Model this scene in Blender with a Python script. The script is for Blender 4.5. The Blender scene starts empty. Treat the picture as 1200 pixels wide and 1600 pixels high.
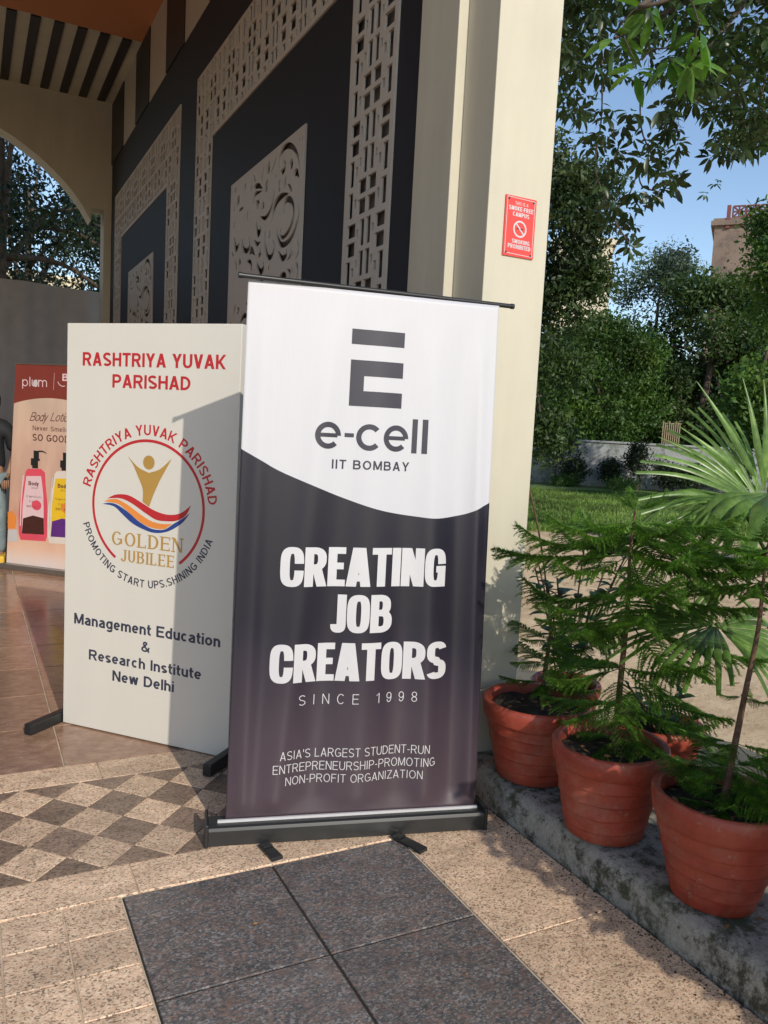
import bpy, bmesh, math, random
import numpy as np
from mathutils import Vector, Matrix, Quaternion
from math import radians, sin, cos, pi

# ------------------------------------------------------------------ camera, sky, sun
S = bpy.context.scene
COL = S.collection
PITCH, YAW, ROLL, FPX, CAMH = 0.102860, 0.478377, 0.052285, 1260.4, 1.45
def cam_axes():
    cy, sy, cp, sp = cos(YAW), sin(YAW), cos(PITCH), sin(PITCH)
    f = Vector((sy*cp, cy*cp, -sp)); r = Vector((cy, -sy, 0)); u = r.cross(f)
    cr, sr = cos(ROLL), sin(ROLL)
    return r*cr + u*sr, u*cr - r*sr, f
CR, CU, CF = cam_axes()
cd = bpy.data.cameras.new('camera'); cam = bpy.data.objects.new('camera', cd); COL.objects.link(cam)
cd.sensor_fit = 'VERTICAL'; cd.sensor_height = 24; cd.lens = 24*FPX/1600
cd.clip_start = .05; cd.clip_end = 1200
M = Matrix((CR, CU, -CF)).transposed().to_4x4(); M.translation = (0, 0, CAMH); cam.matrix_world = M
S.camera = cam
def ray(x, y): return CR*((x-600)/FPX) - CU*((y-800)/FPX) + CF
def at(x, y, depth): return Vector((0, 0, CAMH)) + ray(x, y)*depth
def atz(x, y, z): d = ray(x, y); return Vector((0, 0, CAMH)) + d*((z-CAMH)/d.z)

SUN_DIR = Vector((-0.012, 0.868, -0.492)).normalized()
W = bpy.data.worlds.new('World'); S.world = W; W.use_nodes = True
nt = W.node_tree; bg = nt.nodes['Background']
sky = nt.nodes.new('ShaderNodeTexSky'); sky.sky_type = 'NISHITA'; sky.sun_disc = False
sky.sun_elevation = radians(29.5); sky.sun_rotation = radians(180)
sky.air_density = 1.0; sky.dust_density = 0.5; sky.ozone_density = 1.5; sky.altitude = 200
nt.links.new(sky.outputs[0], bg.inputs[0]); bg.inputs[1].default_value = 0.15
sd = bpy.data.lights.new('sun', 'SUN'); sd.energy = 2.7; sd.angle = radians(.55); sd.color = (1, .925, .80)
sun = bpy.data.objects.new('sun', sd); COL.objects.link(sun); sun.location = (0, -20, 14)
sun.rotation_euler = SUN_DIR.to_track_quat('-Z', 'Y').to_euler()
S.view_settings.view_transform = 'Standard'; S.view_settings.look = 'None'
S.view_settings.gamma = 1; S.view_settings.exposure = 0.24; S.view_settings.use_curve_mapping = False
S.cycles.max_bounces = 7; S.cycles.transparent_max_bounces = 8
S.cycles.diffuse_bounces = 4; S.cycles.caustics_reflective = False; S.cycles.caustics_refractive = False

# ------------------------------------------------------------------ helpers
class MB:
    def __init__(s): s.v = []; s.f = []; s.m = []; s.sm = []
    def add(s, vs, fs, m=0, smooth=False):
        b = len(s.v); s.v += [tuple(p) for p in vs]
        for f in fs: s.f.append(tuple(b+i for i in f)); s.m.append(m); s.sm.append(smooth)
    def box(s, a, b, m=0):
        x0, y0, z0 = a; x1, y1, z1 = b
        s.add([(x0,y0,z0),(x1,y0,z0),(x1,y1,z0),(x0,y1,z0),(x0,y0,z1),(x1,y0,z1),(x1,y1,z1),(x0,y1,z1)],
              [(3,2,1,0),(4,5,6,7),(0,1,5,4),(1,2,6,5),(2,3,7,6),(3,0,4,7)], m)
    def obox(s, c, ax, ay, az, m=0):           # centre and three half vectors
        c, ax, ay, az = map(Vector, (c, ax, ay, az))
        p = [c+ax*i+ay*j+az*k for k in (-1,1) for i, j in ((-1,-1),(1,-1),(1,1),(-1,1))]
        s.add(p, [(3,2,1,0),(4,5,6,7),(0,1,5,4),(1,2,6,5),(2,3,7,6),(3,0,4,7)], m)
    def tube(s, pts, rad, n=8, m=0, cap=True, smooth=True):
        pts = [Vector(p) for p in pts]; N = len(pts)
        if not hasattr(rad, '__len__'): rad = [rad]*N
        up = Vector((0, 0, 1)); prev = None; vs = []
        for i, p in enumerate(pts):
            t = (pts[min(i+1, N-1)]-pts[max(i-1, 0)]).normalized()
            if prev is None:
                a = t.cross(up)
                if a.length < .1: a = t.cross(Vector((1, 0, 0)))
            else: a = prev - t*prev.dot(t)
            a.normalize(); prev = a; b = t.cross(a)
            for k in range(n):
                w = 2*pi*k/n; vs.append(p+a*(cos(w)*rad[i])+b*(sin(w)*rad[i]))
        fs = [(i*n+k, i*n+(k+1) % n, (i+1)*n+(k+1) % n, (i+1)*n+k) for i in range(N-1) for k in range(n)]
        s.add(vs, fs, m, smooth)
        if cap: s.add(vs[:n], [tuple(range(n-1, -1, -1))], m); s.add(vs[-n:], [tuple(range(n))], m)
    def lathe(s, prof, n=40, m=0, smooth=True, wob=None):
        vs = []
        for i, (r, z) in enumerate(prof):
            for k in range(n):
                w = 2*pi*k/n; rr, zz = (r, z) if wob is None else wob(r, z, w, i)
                vs.append((rr*cos(w), rr*sin(w), zz))
        fs = [(i*n+k, i*n+(k+1) % n, (i+1)*n+(k+1) % n, (i+1)*n+k) for i in range(len(prof)-1) for k in range(n)]
        s.add(vs, fs, m, smooth)
    def mesh(s, name, mats):
        me = bpy.data.meshes.new(name); me.from_pydata(s.v, [], s.f)
        for mt in (mats if isinstance(mats, (list, tuple)) else [mats]): me.materials.append(mt)
        me.polygons.foreach_set('material_index', s.m); me.polygons.foreach_set('use_smooth', s.sm); me.update()
        return me
    def build(s, name, mats, parent=None, loc=(0, 0, 0), rz=0, bevel=0):
        o = bpy.data.objects.new(name, s.mesh(name, mats)); COL.objects.link(o)
        o.location = loc; o.rotation_euler = (0, 0, rz)
        if parent: o.parent = parent
        if bevel: bev(o, bevel)
        return o
def bev(o, w, seg=2):
    b = o.modifiers.new('bevel', 'BEVEL'); b.width = w; b.segments = seg; b.limit_method = 'ANGLE'; b.angle_limit = radians(40)
def tag(o, label=None, cat=None, group=None, kind=None):
    for k, v in (('label', label), ('category', cat), ('group', group), ('kind', kind)):
        if v: o[k] = v
    return o
def thing(name, loc, label, cat, group=None, rz=0):
    o = bpy.data.objects.new(name, None); COL.objects.link(o); o.location = loc; o.rotation_euler = (0, 0, rz)
    o.empty_display_size = .1
    return tag(o, label, cat, group)
def link(name, me, parent=None, loc=(0, 0, 0), rot=(0, 0, 0), sc=(1, 1, 1)):
    o = bpy.data.objects.new(name, me); COL.objects.link(o); o.location = loc; o.rotation_euler = rot; o.scale = sc
    if parent: o.parent = parent
    return o
def fast_mesh(name, V, F, mats, smooth=False, mi=None):       # numpy arrays, constant face size
    me = bpy.data.meshes.new(name); k = F.shape[1]
    me.vertices.add(len(V)); me.vertices.foreach_set('co', V.astype(np.float32).ravel())
    me.loops.add(F.size); me.loops.foreach_set('vertex_index', F.astype(np.int32).ravel())
    me.polygons.add(len(F)); me.polygons.foreach_set('loop_start', np.arange(0, F.size, k, dtype=np.int32))
    for mt in (mats if isinstance(mats, (list, tuple)) else [mats]): me.materials.append(mt)
    if mi is not None: me.polygons.foreach_set('material_index', mi.astype(np.int32))
    if smooth: me.polygons.foreach_set('use_smooth', np.ones(len(F), bool))
    me.update(calc_edges=True)
    return me

# ------------------------------------------------------------------ materials
def newmat(name):
    m = bpy.data.materials.new(name); m.use_nodes = True
    return m, m.node_tree, m.node_tree.nodes['Principled BSDF']
def N(t, kind, **kw):
    n = t.nodes.new(kind)
    for k, v in kw.items(): setattr(n, k, v)
    return n
def coords(t, mode='pos', rand=0.0, scale=(1, 1, 1)):
    if mode == 'pos': src = N(t, 'ShaderNodeNewGeometry').outputs['Position']
    else: src = N(t, 'ShaderNodeTexCoord').outputs['Object']
    mp = N(t, 'ShaderNodeMapping'); mp.inputs['Scale'].default_value = scale
    t.links.new(src, mp.inputs[0])
    if rand:
        oi = N(t, 'ShaderNodeObjectInfo'); mu = N(t, 'ShaderNodeMath', operation='MULTIPLY'); mu.inputs[1].default_value = rand
        t.links.new(oi.outputs['Random'], mu.inputs[0]); t.links.new(mu.outputs[0], mp.inputs['Location'])
    return mp.outputs[0]
def ramp(t, src, stops, interp='LINEAR'):
    r = N(t, 'ShaderNodeValToRGB'); r.color_ramp.interpolation = interp
    e = r.color_ramp.elements
    while len(e) < len(stops): e.new(.5)
    for i, (p, c) in enumerate(stops):
        e[i].position = p; e[i].color = (c, c, c, 1) if not hasattr(c, '__len__') else (*c, 1)
    t.links.new(src, r.inputs[0]); return r.outputs[0]
def noise(t, vec, scale, detail=4, rough=.55, dist=0):
    n = N(t, 'ShaderNodeTexNoise'); n.inputs['Scale'].default_value = scale; n.inputs['Detail'].default_value = detail
    n.inputs['Roughness'].default_value = rough; n.inputs['Distortion'].default_value = dist
    t.links.new(vec, n.inputs['Vector']); return n.outputs[0]
def voro(t, vec, scale, feat='F1', out='Color'):
    n = N(t, 'ShaderNodeTexVoronoi', feature=feat); n.inputs['Scale'].default_value = scale
    t.links.new(vec, n.inputs['Vector']); return n.outputs[out]
def mix(t, fac, a, b, mode='MIX'):
    n = N(t, 'ShaderNodeMix', data_type='RGBA', blend_type=mode)
    for sock, v in ((n.inputs[0], fac), (n.inputs[6], a), (n.inputs[7], b)):
        if hasattr(v, 'links'): t.links.new(v, sock)
        elif hasattr(v, '__len__'): sock.default_value = (*v, 1)
        else: sock.default_value = v
    return n.outputs[2]
def bump(t, bs, h, strength=.3, dist=.01):
    b = N(t, 'ShaderNodeBump'); b.inputs['Strength'].default_value = strength; b.inputs['Distance'].default_value = dist
    t.links.new(h, b.inputs['Height']); t.links.new(b.outputs[0], bs.inputs['Normal'])
def plain(name, col, rough=.5, metal=0, var=.12, scale=6, bmp=0, bscale=80, mode='obj', spec=.5, coat=0):
    m, t, b = newmat(name); v = coords(t, mode)
    n = noise(t, v, scale, 5)
    c2 = tuple(max(0, c*(1-var)) for c in col); c1 = tuple(min(1, c*(1+var)) for c in col)
    t.links.new(ramp(t, n, [(.3, c2), (.7, c1)]), b.inputs['Base Color'])
    b.inputs['Roughness'].default_value = rough; b.inputs['Metallic'].default_value = metal
    b.inputs['Specular IOR Level'].default_value = spec; b.inputs['Coat Weight'].default_value = coat
    if bmp: bump(t, b, noise(t, v, bscale, 4), bmp, .004)
    return m
def granite(name, cols, fleck, rough, scale=95, coat=.0, patch=None):
    m, t, b = newmat(name); v = coords(t, 'pos', 37.0)
    st = N(t, 'ShaderNodeMapping'); st.inputs['Scale'].default_value = (1, 1.55, 1); st.inputs['Rotation'].default_value = (0, 0, .5)
    t.links.new(v, st.inputs[0]); v = st.outputs[0]
    w = N(t, 'ShaderNodeVectorMath', operation='MULTIPLY_ADD')
    nz = N(t, 'ShaderNodeTexNoise'); nz.inputs['Scale'].default_value = scale*.9; t.links.new(v, nz.inputs['Vector'])
    t.links.new(nz.outputs['Color'], w.inputs[0]); w.inputs[1].default_value = (.012,)*3; t.links.new(v, w.inputs[2])
    vo = voro(t, w.outputs[0], scale)
    g = N(t, 'ShaderNodeSeparateColor'); t.links.new(vo, g.inputs[0])
    base = ramp(t, g.outputs[0], [(0, cols[0]), (.35, cols[1]), (.7, cols[2]), (1, cols[3])])
    fl = ramp(t, g.outputs[1], [(.80, 0.0), (.84, 1.0)])
    big = ramp(t, noise(t, v, 8, 6, .7), [(.34, .74), (.66, 1.14)])
    c = mix(t, fl, base, fleck)
    c = mix(t, 1.0, c, big, 'MULTIPLY')
    c = mix(t, ramp(t, noise(t, v, 19, 5, .7), [(.50, 0.0), (.68, .55)]), c, patch) if patch else c
    c = mix(t, ramp(t, noise(t, coords(t), 1.7, 8, .75), [(.50, 0.0), (.72, .32)]), c, tuple(x*.45 for x in cols[1]))
    oi = N(t, 'ShaderNodeObjectInfo'); rr = ramp(t, oi.outputs['Random'], [(0, .84), (1, 1.10)])
    c = mix(t, 1.0, c, rr, 'MULTIPLY')
    t.links.new(c, b.inputs['Base Color'])
    b.inputs['Roughness'].default_value = rough; b.inputs['Coat Weight'].default_value = coat; b.inputs['Coat Roughness'].default_value = .25
    t.links.new(ramp(t, noise(t, v, 14, 5), [(.3, max(.05, rough-.1)), (.7, rough+.14)]), b.inputs['Roughness'])
    bump(t, b, g.outputs[2], .12, .002)
    return m
def leafmat(name, c1, c2, c3, rough=.45, trans=.35, scale=3.0, big=.6, mode='obj'):
    m, t, b = newmat(name); v = coords(t, mode, 11.0)
    n = noise(t, v, scale, 6, .75); c = ramp(t, n, [(.3, c1), (.5, c2), (.72, c3)])
    n2 = noise(t, v, big, 3); c = mix(t, 1.0, c, ramp(t, n2, [(.32, .55), (.68, 1.6)]), 'MULTIPLY')
    t.links.new(c, b.inputs['Base Color']); b.inputs['Roughness'].default_value = rough; b.inputs['Specular IOR Level'].default_value = .4
    tr = N(t, 'ShaderNodeBsdfTranslucent'); t.links.new(mix(t, 1.0, c, (1.1, 1.25, .5), 'MULTIPLY'), tr.inputs[0])
    ms = N(t, 'ShaderNodeMixShader'); ms.inputs[0].default_value = trans
    t.links.new(b.outputs[0], ms.inputs[1]); t.links.new(tr.outputs[0], ms.inputs[2])
    t.links.new(ms.outputs[0], t.nodes['Material Output'].inputs[0])
    return m
def concrete(name, col, dark, moss, amt=.5, scale=5, rough=.85, bmp=.5):
    m, t, b = newmat(name); v = coords(t)
    n1 = noise(t, v, scale, 12, .75); n2 = noise(t, v, scale*1.6, 14, .82, .05)
    c = ramp(t, n1, [(.3, tuple(x*.7 for x in col)), (.7, col)])
    c = mix(t, ramp(t, n2, [(.62-amt*.3, 0.0), (.68-amt*.22, 1.0)]), c, dark)
    n3 = noise(t, v, scale*.8, 12, .8); c = mix(t, 1.0, c, ramp(t, noise(t, v, 85, 6, .8), [(.35, .72), (.65, 1.15)]), 'MULTIPLY'); c = mix(t, ramp(t, n3, [(.5, 0.0), (.62, .8)]), c, moss)
    t.links.new(c, b.inputs['Base Color']); b.inputs['Roughness'].default_value = rough
    bump(t, b, noise(t, v, 45, 9, .75), bmp, .012)
    return m
def paintwall(name, col, rough=.6, stain=.12, bmp=.12):
    m, t, b = newmat(name); v = coords(t)
    st = coords(t, 'pos', 0, (6, 6, .8)); n = noise(t, st, 1.2, 6); n2 = noise(t, v, 2.2, 7, .65)
    c = mix(t, ramp(t, n, [(.35, 0.0), (.75, stain*2)]), col, tuple(x*.72 for x in col))
    c = mix(t, ramp(t, n2, [(.45, 0.0), (.75, stain)]), c, tuple(x*.6 for x in col))
    c = mix(t, ramp(t, noise(t, v, 31, 7, .8), [(.66, 0.0), (.72, stain*3)]), c, tuple(x*.5 for x in col))
    t.links.new(c, b.inputs['Base Color']); b.inputs['Roughness'].default_value = rough
    bump(t, b, noise(t, v, 60, 8, .7), bmp, .006)
    return m

M_cream = paintwall('cream_paint', (.60, .555, .435), .6, .2)
M_dark = paintwall('navy_charcoal_paint', (.017, .018, .024), .6, .1, .05); M_dark.node_tree.nodes['Principled BSDF'].inputs['Specular IOR Level'].default_value = .3
M_lattice = paintwall('beige_lattice_paint', (.50, .45, .385), .5, .08, .03)
M_back = paintwall('recess_paint', (.13, .11, .098), .7, .3, .05)
M_orange = paintwall('orange_ceiling_paint', (.55, .21, .085), .7, .1, .05)
M_strip = plain('dark_ceiling_strip', (.022, .016, .017), .5)
M_tileb = granite('beige_granite', [(.60,.39,.25), (.77,.53,.36), (.84,.61,.42), (.89,.715,.52)], (.27,.19,.13), .45, 175)
M_tiled = granite('dark_granite', [(.055,.060,.066), (.10,.10,.105), (.15,.14,.137), (.29,.18,.13)], (.29,.27,.26), .34, 150, .2, (.20,.125,.095))
M_tileg = granite('grey_brown_granite', [(.22,.145,.10), (.27,.185,.13), (.32,.225,.16), (.37,.27,.20)], (.15,.105,.08), .4, 120)
def brown():
    m, t, b = newmat('polished_brown_tile'); v = coords(t, 'pos', 21.0, (1, 1.7, 1))
    n = noise(t, v, 16, 9, .75, .4); c = ramp(t, n, [(.28, (.21,.115,.072)), (.5, (.34,.205,.135)), (.72, (.50,.34,.235))])
    oi = N(t, 'ShaderNodeObjectInfo'); c = mix(t, 1.0, c, ramp(t, oi.outputs['Random'], [(0, .86), (1, 1.12)]), 'MULTIPLY')
    t.links.new(c, b.inputs['Base Color']); b.inputs['Roughness'].default_value = .2
    t.links.new(ramp(t, noise(t, coords(t), 6, 6), [(.3, .13), (.7, .26)]), b.inputs['Roughness']); return m
M_brown = brown()
M_grout = plain('pale_grout', (.60, .50, .38), .9, var=.3, scale=9, mode='pos')
M_groutd = plain('dark_grout', (.035, .028, .022), .9, var=.3, mode='pos')
# ------------------------------------------------------------------ ground, paving, kerb
rng = random.Random(7); nr = np.random.default_rng(11)
def soilmat(name, c1, c2, c3, sc=3):
    m, t, b = newmat(name); v = coords(t)
    c = ramp(t, noise(t, v, sc, 9, .68), [(.3, c1), (.5, c2), (.7, c3)])
    f = ramp(t, noise(t, v, 38, 6, .8), [(.58, 0.0), (.66, .75)]); c = mix(t, f, c, tuple(x*.35 for x in c1))
    t.links.new(c, b.inputs['Base Color']); b.inputs['Roughness'].default_value = .95
    bump(t, b, noise(t, v, 26, 9, .75), .7, .03); return m
M_soil = soilmat('tan_garden_soil', (.50, .35, .20), (.76, .55, .345), (.88, .68, .45))
M_soild = soilmat('dark_pot_soil', (.02, .015, .010), (.045, .033, .022), (.09, .065, .045), 22)
M_lawn = soilmat('lawn_green', (.07, .115, .028), (.12, .19, .045), (.20, .27, .08), 1.2)
g = MB(); g.add([(-500,-500,-.08),(500,-500,-.08),(500,500,-.08),(-500,500,-.08)], [(0,1,2,3)])
tag(g.build('ground', M_soil), kind='structure')
def sheet(name, x0, x1, y0, y1, z, nx, ny, amp, mat, skirt=.25, keep=None):
    xs = np.linspace(0, 1, nx)**1.8*(x1-x0)+x0; ys = np.linspace(y0, y1, ny)
    V = []; 
    for j, y in enumerate(ys):
        for i, x in enumerate(xs):
            zz = z + amp*(sin(x*2.1+y*.7)+sin(y*2.9-x*1.3)+.6*sin(x*5.3+y*4.1))*(0 if i == 0 else 1)
            V.append((x, y, zz))
    F = [(j*nx+i, j*nx+i+1, (j+1)*nx+i+1, (j+1)*nx+i) for j in range(ny-1) for i in range(nx-1)]
    return fast_mesh(name, np.array(V), np.array(F), mat, True)
bed = link('garden_bed', sheet('garden_bed', 2.30, 120, -40, 120, .095, 110, 260, .006, M_soil)); tag(bed, kind='structure')
# lawn: curved front edge, reaches under the boundary wall
lw = MB(); fr = [(4.6,13.2),(5.6,11.2),(6.4,9.9),(7.6,9.1),(9.2,8.8),(11,8.2),(14,7.0),(19,5.2),(27,2.5),(40,-2)]
for i in range(len(fr)-1):
    (xa, ya), (xb, yb) = fr[i], fr[i+1]
    lw.add([(xa,ya,.118),(xb,yb,.118),(xb+14,yb+17,.118),(xa+14,ya+17,.118)], [(0,1,2,3)])
tag(lw.build('lawn', M_lawn), kind='structure')
M_grass = leafmat('grass_blades', (.07,.125,.022), (.13,.21,.04), (.23,.30,.08), .5, .3, 2.0)
n = 46000; t_ = nr.random(n)**1.0*5.9; k_ = np.minimum(t_.astype(int), 8); fr_ = t_-k_
A_ = np.array(fr); px_ = A_[k_]*(1-fr_)[:,None]+A_[k_+1]*fr_[:,None]; d_ = nr.random(n)**1.3*9.5 - .12
P = np.stack([px_[:,0]+d_*.64+nr.normal(0,.12,n), px_[:,1]+d_*.77+nr.normal(0,.12,n), np.full(n,.11)], 1)
an = nr.random(n)*2*pi; w_ = .012+.008*nr.random(n); h_ = .03+.05*nr.random(n)
V = np.stack([P-np.stack([np.cos(an)*w_, np.sin(an)*w_, 0*an],1), P+np.stack([np.cos(an)*w_, np.sin(an)*w_, 0*an],1),
              P+np.stack([nr.normal(0,.02,n), nr.normal(0,.02,n), h_],1)], 1).reshape(-1,3)
gr = link('grass', fast_mesh('grass', V, np.arange(3*n).reshape(-1,3), M_grass)); tag(gr, kind='stuff', label='short green lawn grass beyond the bare soil', cat='grass')

floor = MB(); floor.box((-4.9,-3.2,-.2), (1.785,12.35,-.0055))
fl = floor.build('floor', M_grout); tag(fl, kind='structure')
dk = MB(); dk.box((.4125,-.2,-.0055), (1.3655,2.384,-.0048)); dk.build('joint_bed', M_groutd, fl)
def tile(x0, x1, y0, y1, mat, gap=.0045, cache={}):
    w, d = x1-x0-gap, y1-y0-gap; k = (round(w,4), round(d,4), mat.name)
    if k not in cache:
        b = MB(); e = .0016; hx, hy = w/2, d/2
        b.add([(-hx,-hy,-.03),(hx,-hy,-.03),(hx,hy,-.03),(-hx,hy,-.03),(-hx,-hy,-e),(hx,-hy,-e),(hx,hy,-e),(-hx,hy,-e),
               (-hx+e,-hy+e,0),(hx-e,-hy+e,0),(hx-e,hy-e,0),(-hx+e,hy-e,0)],
              [(0,1,5,4),(1,2,6,5),(2,3,7,6),(3,0,4,7),(4,5,9,8),(5,6,10,9),(6,7,11,10),(7,4,8,11),(8,9,10,11)])
        cache[k] = b.mesh('tile', mat)
    return link('tile', cache[k], fl, ((x0+x1)/2, (y0+y1)/2, rng.uniform(-.0006,.0006)), (rng.uniform(-.0012,.0012), rng.uniform(-.0012,.0012), 0))
# polished brown tiles inside the portico
for j in range(18):
    for i in range(-5, 4):
        x0 = .35+.475*i; x1 = min(x0+.475, 1.742)
        if x1-x0 > .05: tile(x0, x1, 3.41+.475*j, 3.41+.475*(j+1), M_brown, .006)
# granite border strips
for (y0, y1, xs) in ((3.24, 3.41, (-1.9,-1.42,-.48,.475,1.42,1.742)), (2.39, 2.567, (-1.9,-1.4,-.47,.464,1.366))):
    for a, b in zip(xs[:-1], xs[1:]): tile(a, b, y0, y1, M_tileb)
# diamonds, each its own piece
dcache = {}
def diamond(cx, cy, half, mat):
    k = (half, mat.name)
    if k not in dcache:
        hx, hy, e = .1071-.0018, .1122-.0018, .0014
        ring = [(-hx,0),(0,-hy),(hx,0),(0,hy)]
        if half == 'up': ring = [(-hx+.003,.002),(hx-.003,.002),(0,hy)]
        if half == 'down': ring = [(-hx+.003,-.002),(0,-hy),(hx-.003,-.002)]
        m = len(ring); c = MB()
        v = [(x,y,-.03) for x,y in ring]+[(x,y,-e) for x,y in ring]+[(x*.986,y*.986,0) for x,y in ring]
        f = [(i,(i+1)%m,m+(i+1)%m,m+i) for i in range(m)]+[(m+i,m+(i+1)%m,2*m+(i+1)%m,2*m+i) for i in range(m)]+[tuple(range(2*m,3*m))]
        c.add(v, f); dcache[k] = c.mesh('tile', mat)
    link('tile', dcache[k], fl, (cx, cy, rng.uniform(-.0005,.0005)))
for i in range(-8, 7):
    cx = .285+.2145*i
    for cy, h in ((3.015,0),(2.79,0),(3.24,'down'),(2.567,'up')):
        diamond(cx, cy, h, M_tileg)
    for cy in (2.902,3.127,2.679): diamond(cx-.10725, cy, 0, M_tileb)
for i in range(7):
    for j in range(15): tile(.41-.1665*(i+1), .41-.1665*i, 2.389-.1665*(j+1), 2.389-.1665*j, M_tileb, .005)
for i in range(2):
    for j in range(5): tile((.413,.889)[i], (.889,1.366)[i], 2.387-.492*(j+1), 2.387-.492*j, M_tiled, .008)
for a, b in zip((2.69,1.754,.82,-.12,-1.06), (1.754,.82,-.12,-1.06,-2.0)): tile(1.369, 1.802, b, a, M_tileb)

M_kerb = concrete('mossy_concrete', (.44,.415,.355), (.055,.05,.036), (.075,.085,.038), .45, 6)
kb = MB(); ny = 170; prof = [(1.803,-.05),(1.805,.02),(1.812,.085),(1.826,.112),(1.86,.121),(1.95,.12),(2.08,.122),(2.2,.12),(2.31,.117),(2.325,.09),(2.33,-.05)]
vs = []
for j in range(ny):
    y = -1.6+j*(2.706+1.6)/(ny-1)
    for i, (x, z) in enumerate(prof):
        a = .006*sin(y*9.1+i)+.004*sin(y*23+i*2.3)+rng.uniform(-.003,.003)
        vs.append((x+(abs(a) if i < 4 else a*.3), y, z-(abs(a)*.9 if 1 < i < 9 else 0)))
m_ = len(prof); kb.add(vs, [(j*m_+i, (j+1)*m_+i, (j+1)*m_+i+1, j*m_+i+1) for j in range(ny-1) for i in range(m_-1)], 0, True)
kerb = kb.build('kerb', M_kerb); tag(kerb, kind='structure')
kb = MB(); kb.box((2.09,2.706,-.05), (2.325,4.6,.116)); o = kb.build('kerb_return', M_kerb, kerb, bevel=.012)

# ------------------------------------------------------------------ the portico
BL = thing('portico_building', (1.9, 2.9, 0), 'cream and dark navy portico with carved lattice panels, cream front pillar and arched end wall', 'building')
Bo = Vector((1.9, 2.9, 0))
def part(name, mb, mats, parent=None, bevel=0):
    o = mb.build(name, mats); o.parent = parent or BL
    if parent is None: o.location = -Bo
    if bevel: bev(o, bevel)
    return o
p = MB(); p.box((1.789,2.71,-.1),(2.085,2.936,.385)); p.box((1.793,2.714,.385),(2.083,2.936,.392)); p.box((1.789,2.71,.392),(2.085,2.936,5.62))
p.box((1.744,2.936,-.1),(2.085,3.254,5.62)); part('pillar', p, M_cream, None, .004)
p = MB(); p.box((1.80,3.254,-.1),(2.085,12.34,5.64)); part('outer_wall', p, M_cream)
w = MB()
def wr(y0, y1, z0, z1, x0=1.756, x1=1.80, mb=None): (mb or w).box((x0,y0,z0),(x1,y1,z1))
bays = (3.48, 7.87); arab = []
wr(3.254,3.48,0,4.84); wr(7.24,7.87,0,4.84); wr(11.63,12.0,0,4.84)
for y in bays:
    wr(y,y+3.76,4.33,4.84)
    wr(y+.515,y+1.13,0,3.715); wr(y+2.63,y+3.245,0,3.715); wr(y+1.13,y+2.63,3.19,3.715); wr(y+1.13,y+2.63,0,.7)
part('wall', w, M_dark)
for y in bays: w = MB(); w.box((1.782,y,0),(1.799,y+3.76,4.33)); part('wall_recess', w, M_back)
# clerestory: cream panels between dark strips
for a in (3.68,5.31,6.93,8.56,10.22):
    c = MB(); c.box((1.752,a,4.842),(1.80,a+.86,5.628)); part('clerestory_panel', c, M_lattice)
y = 3.254
for a in (3.68,5.31,6.93,8.56,10.22,12.0):
    c = MB(); c.box((1.742,y,4.842),(1.80,a,5.628)); part('clerestory_strip', c, M_strip); y = a+.86
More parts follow.
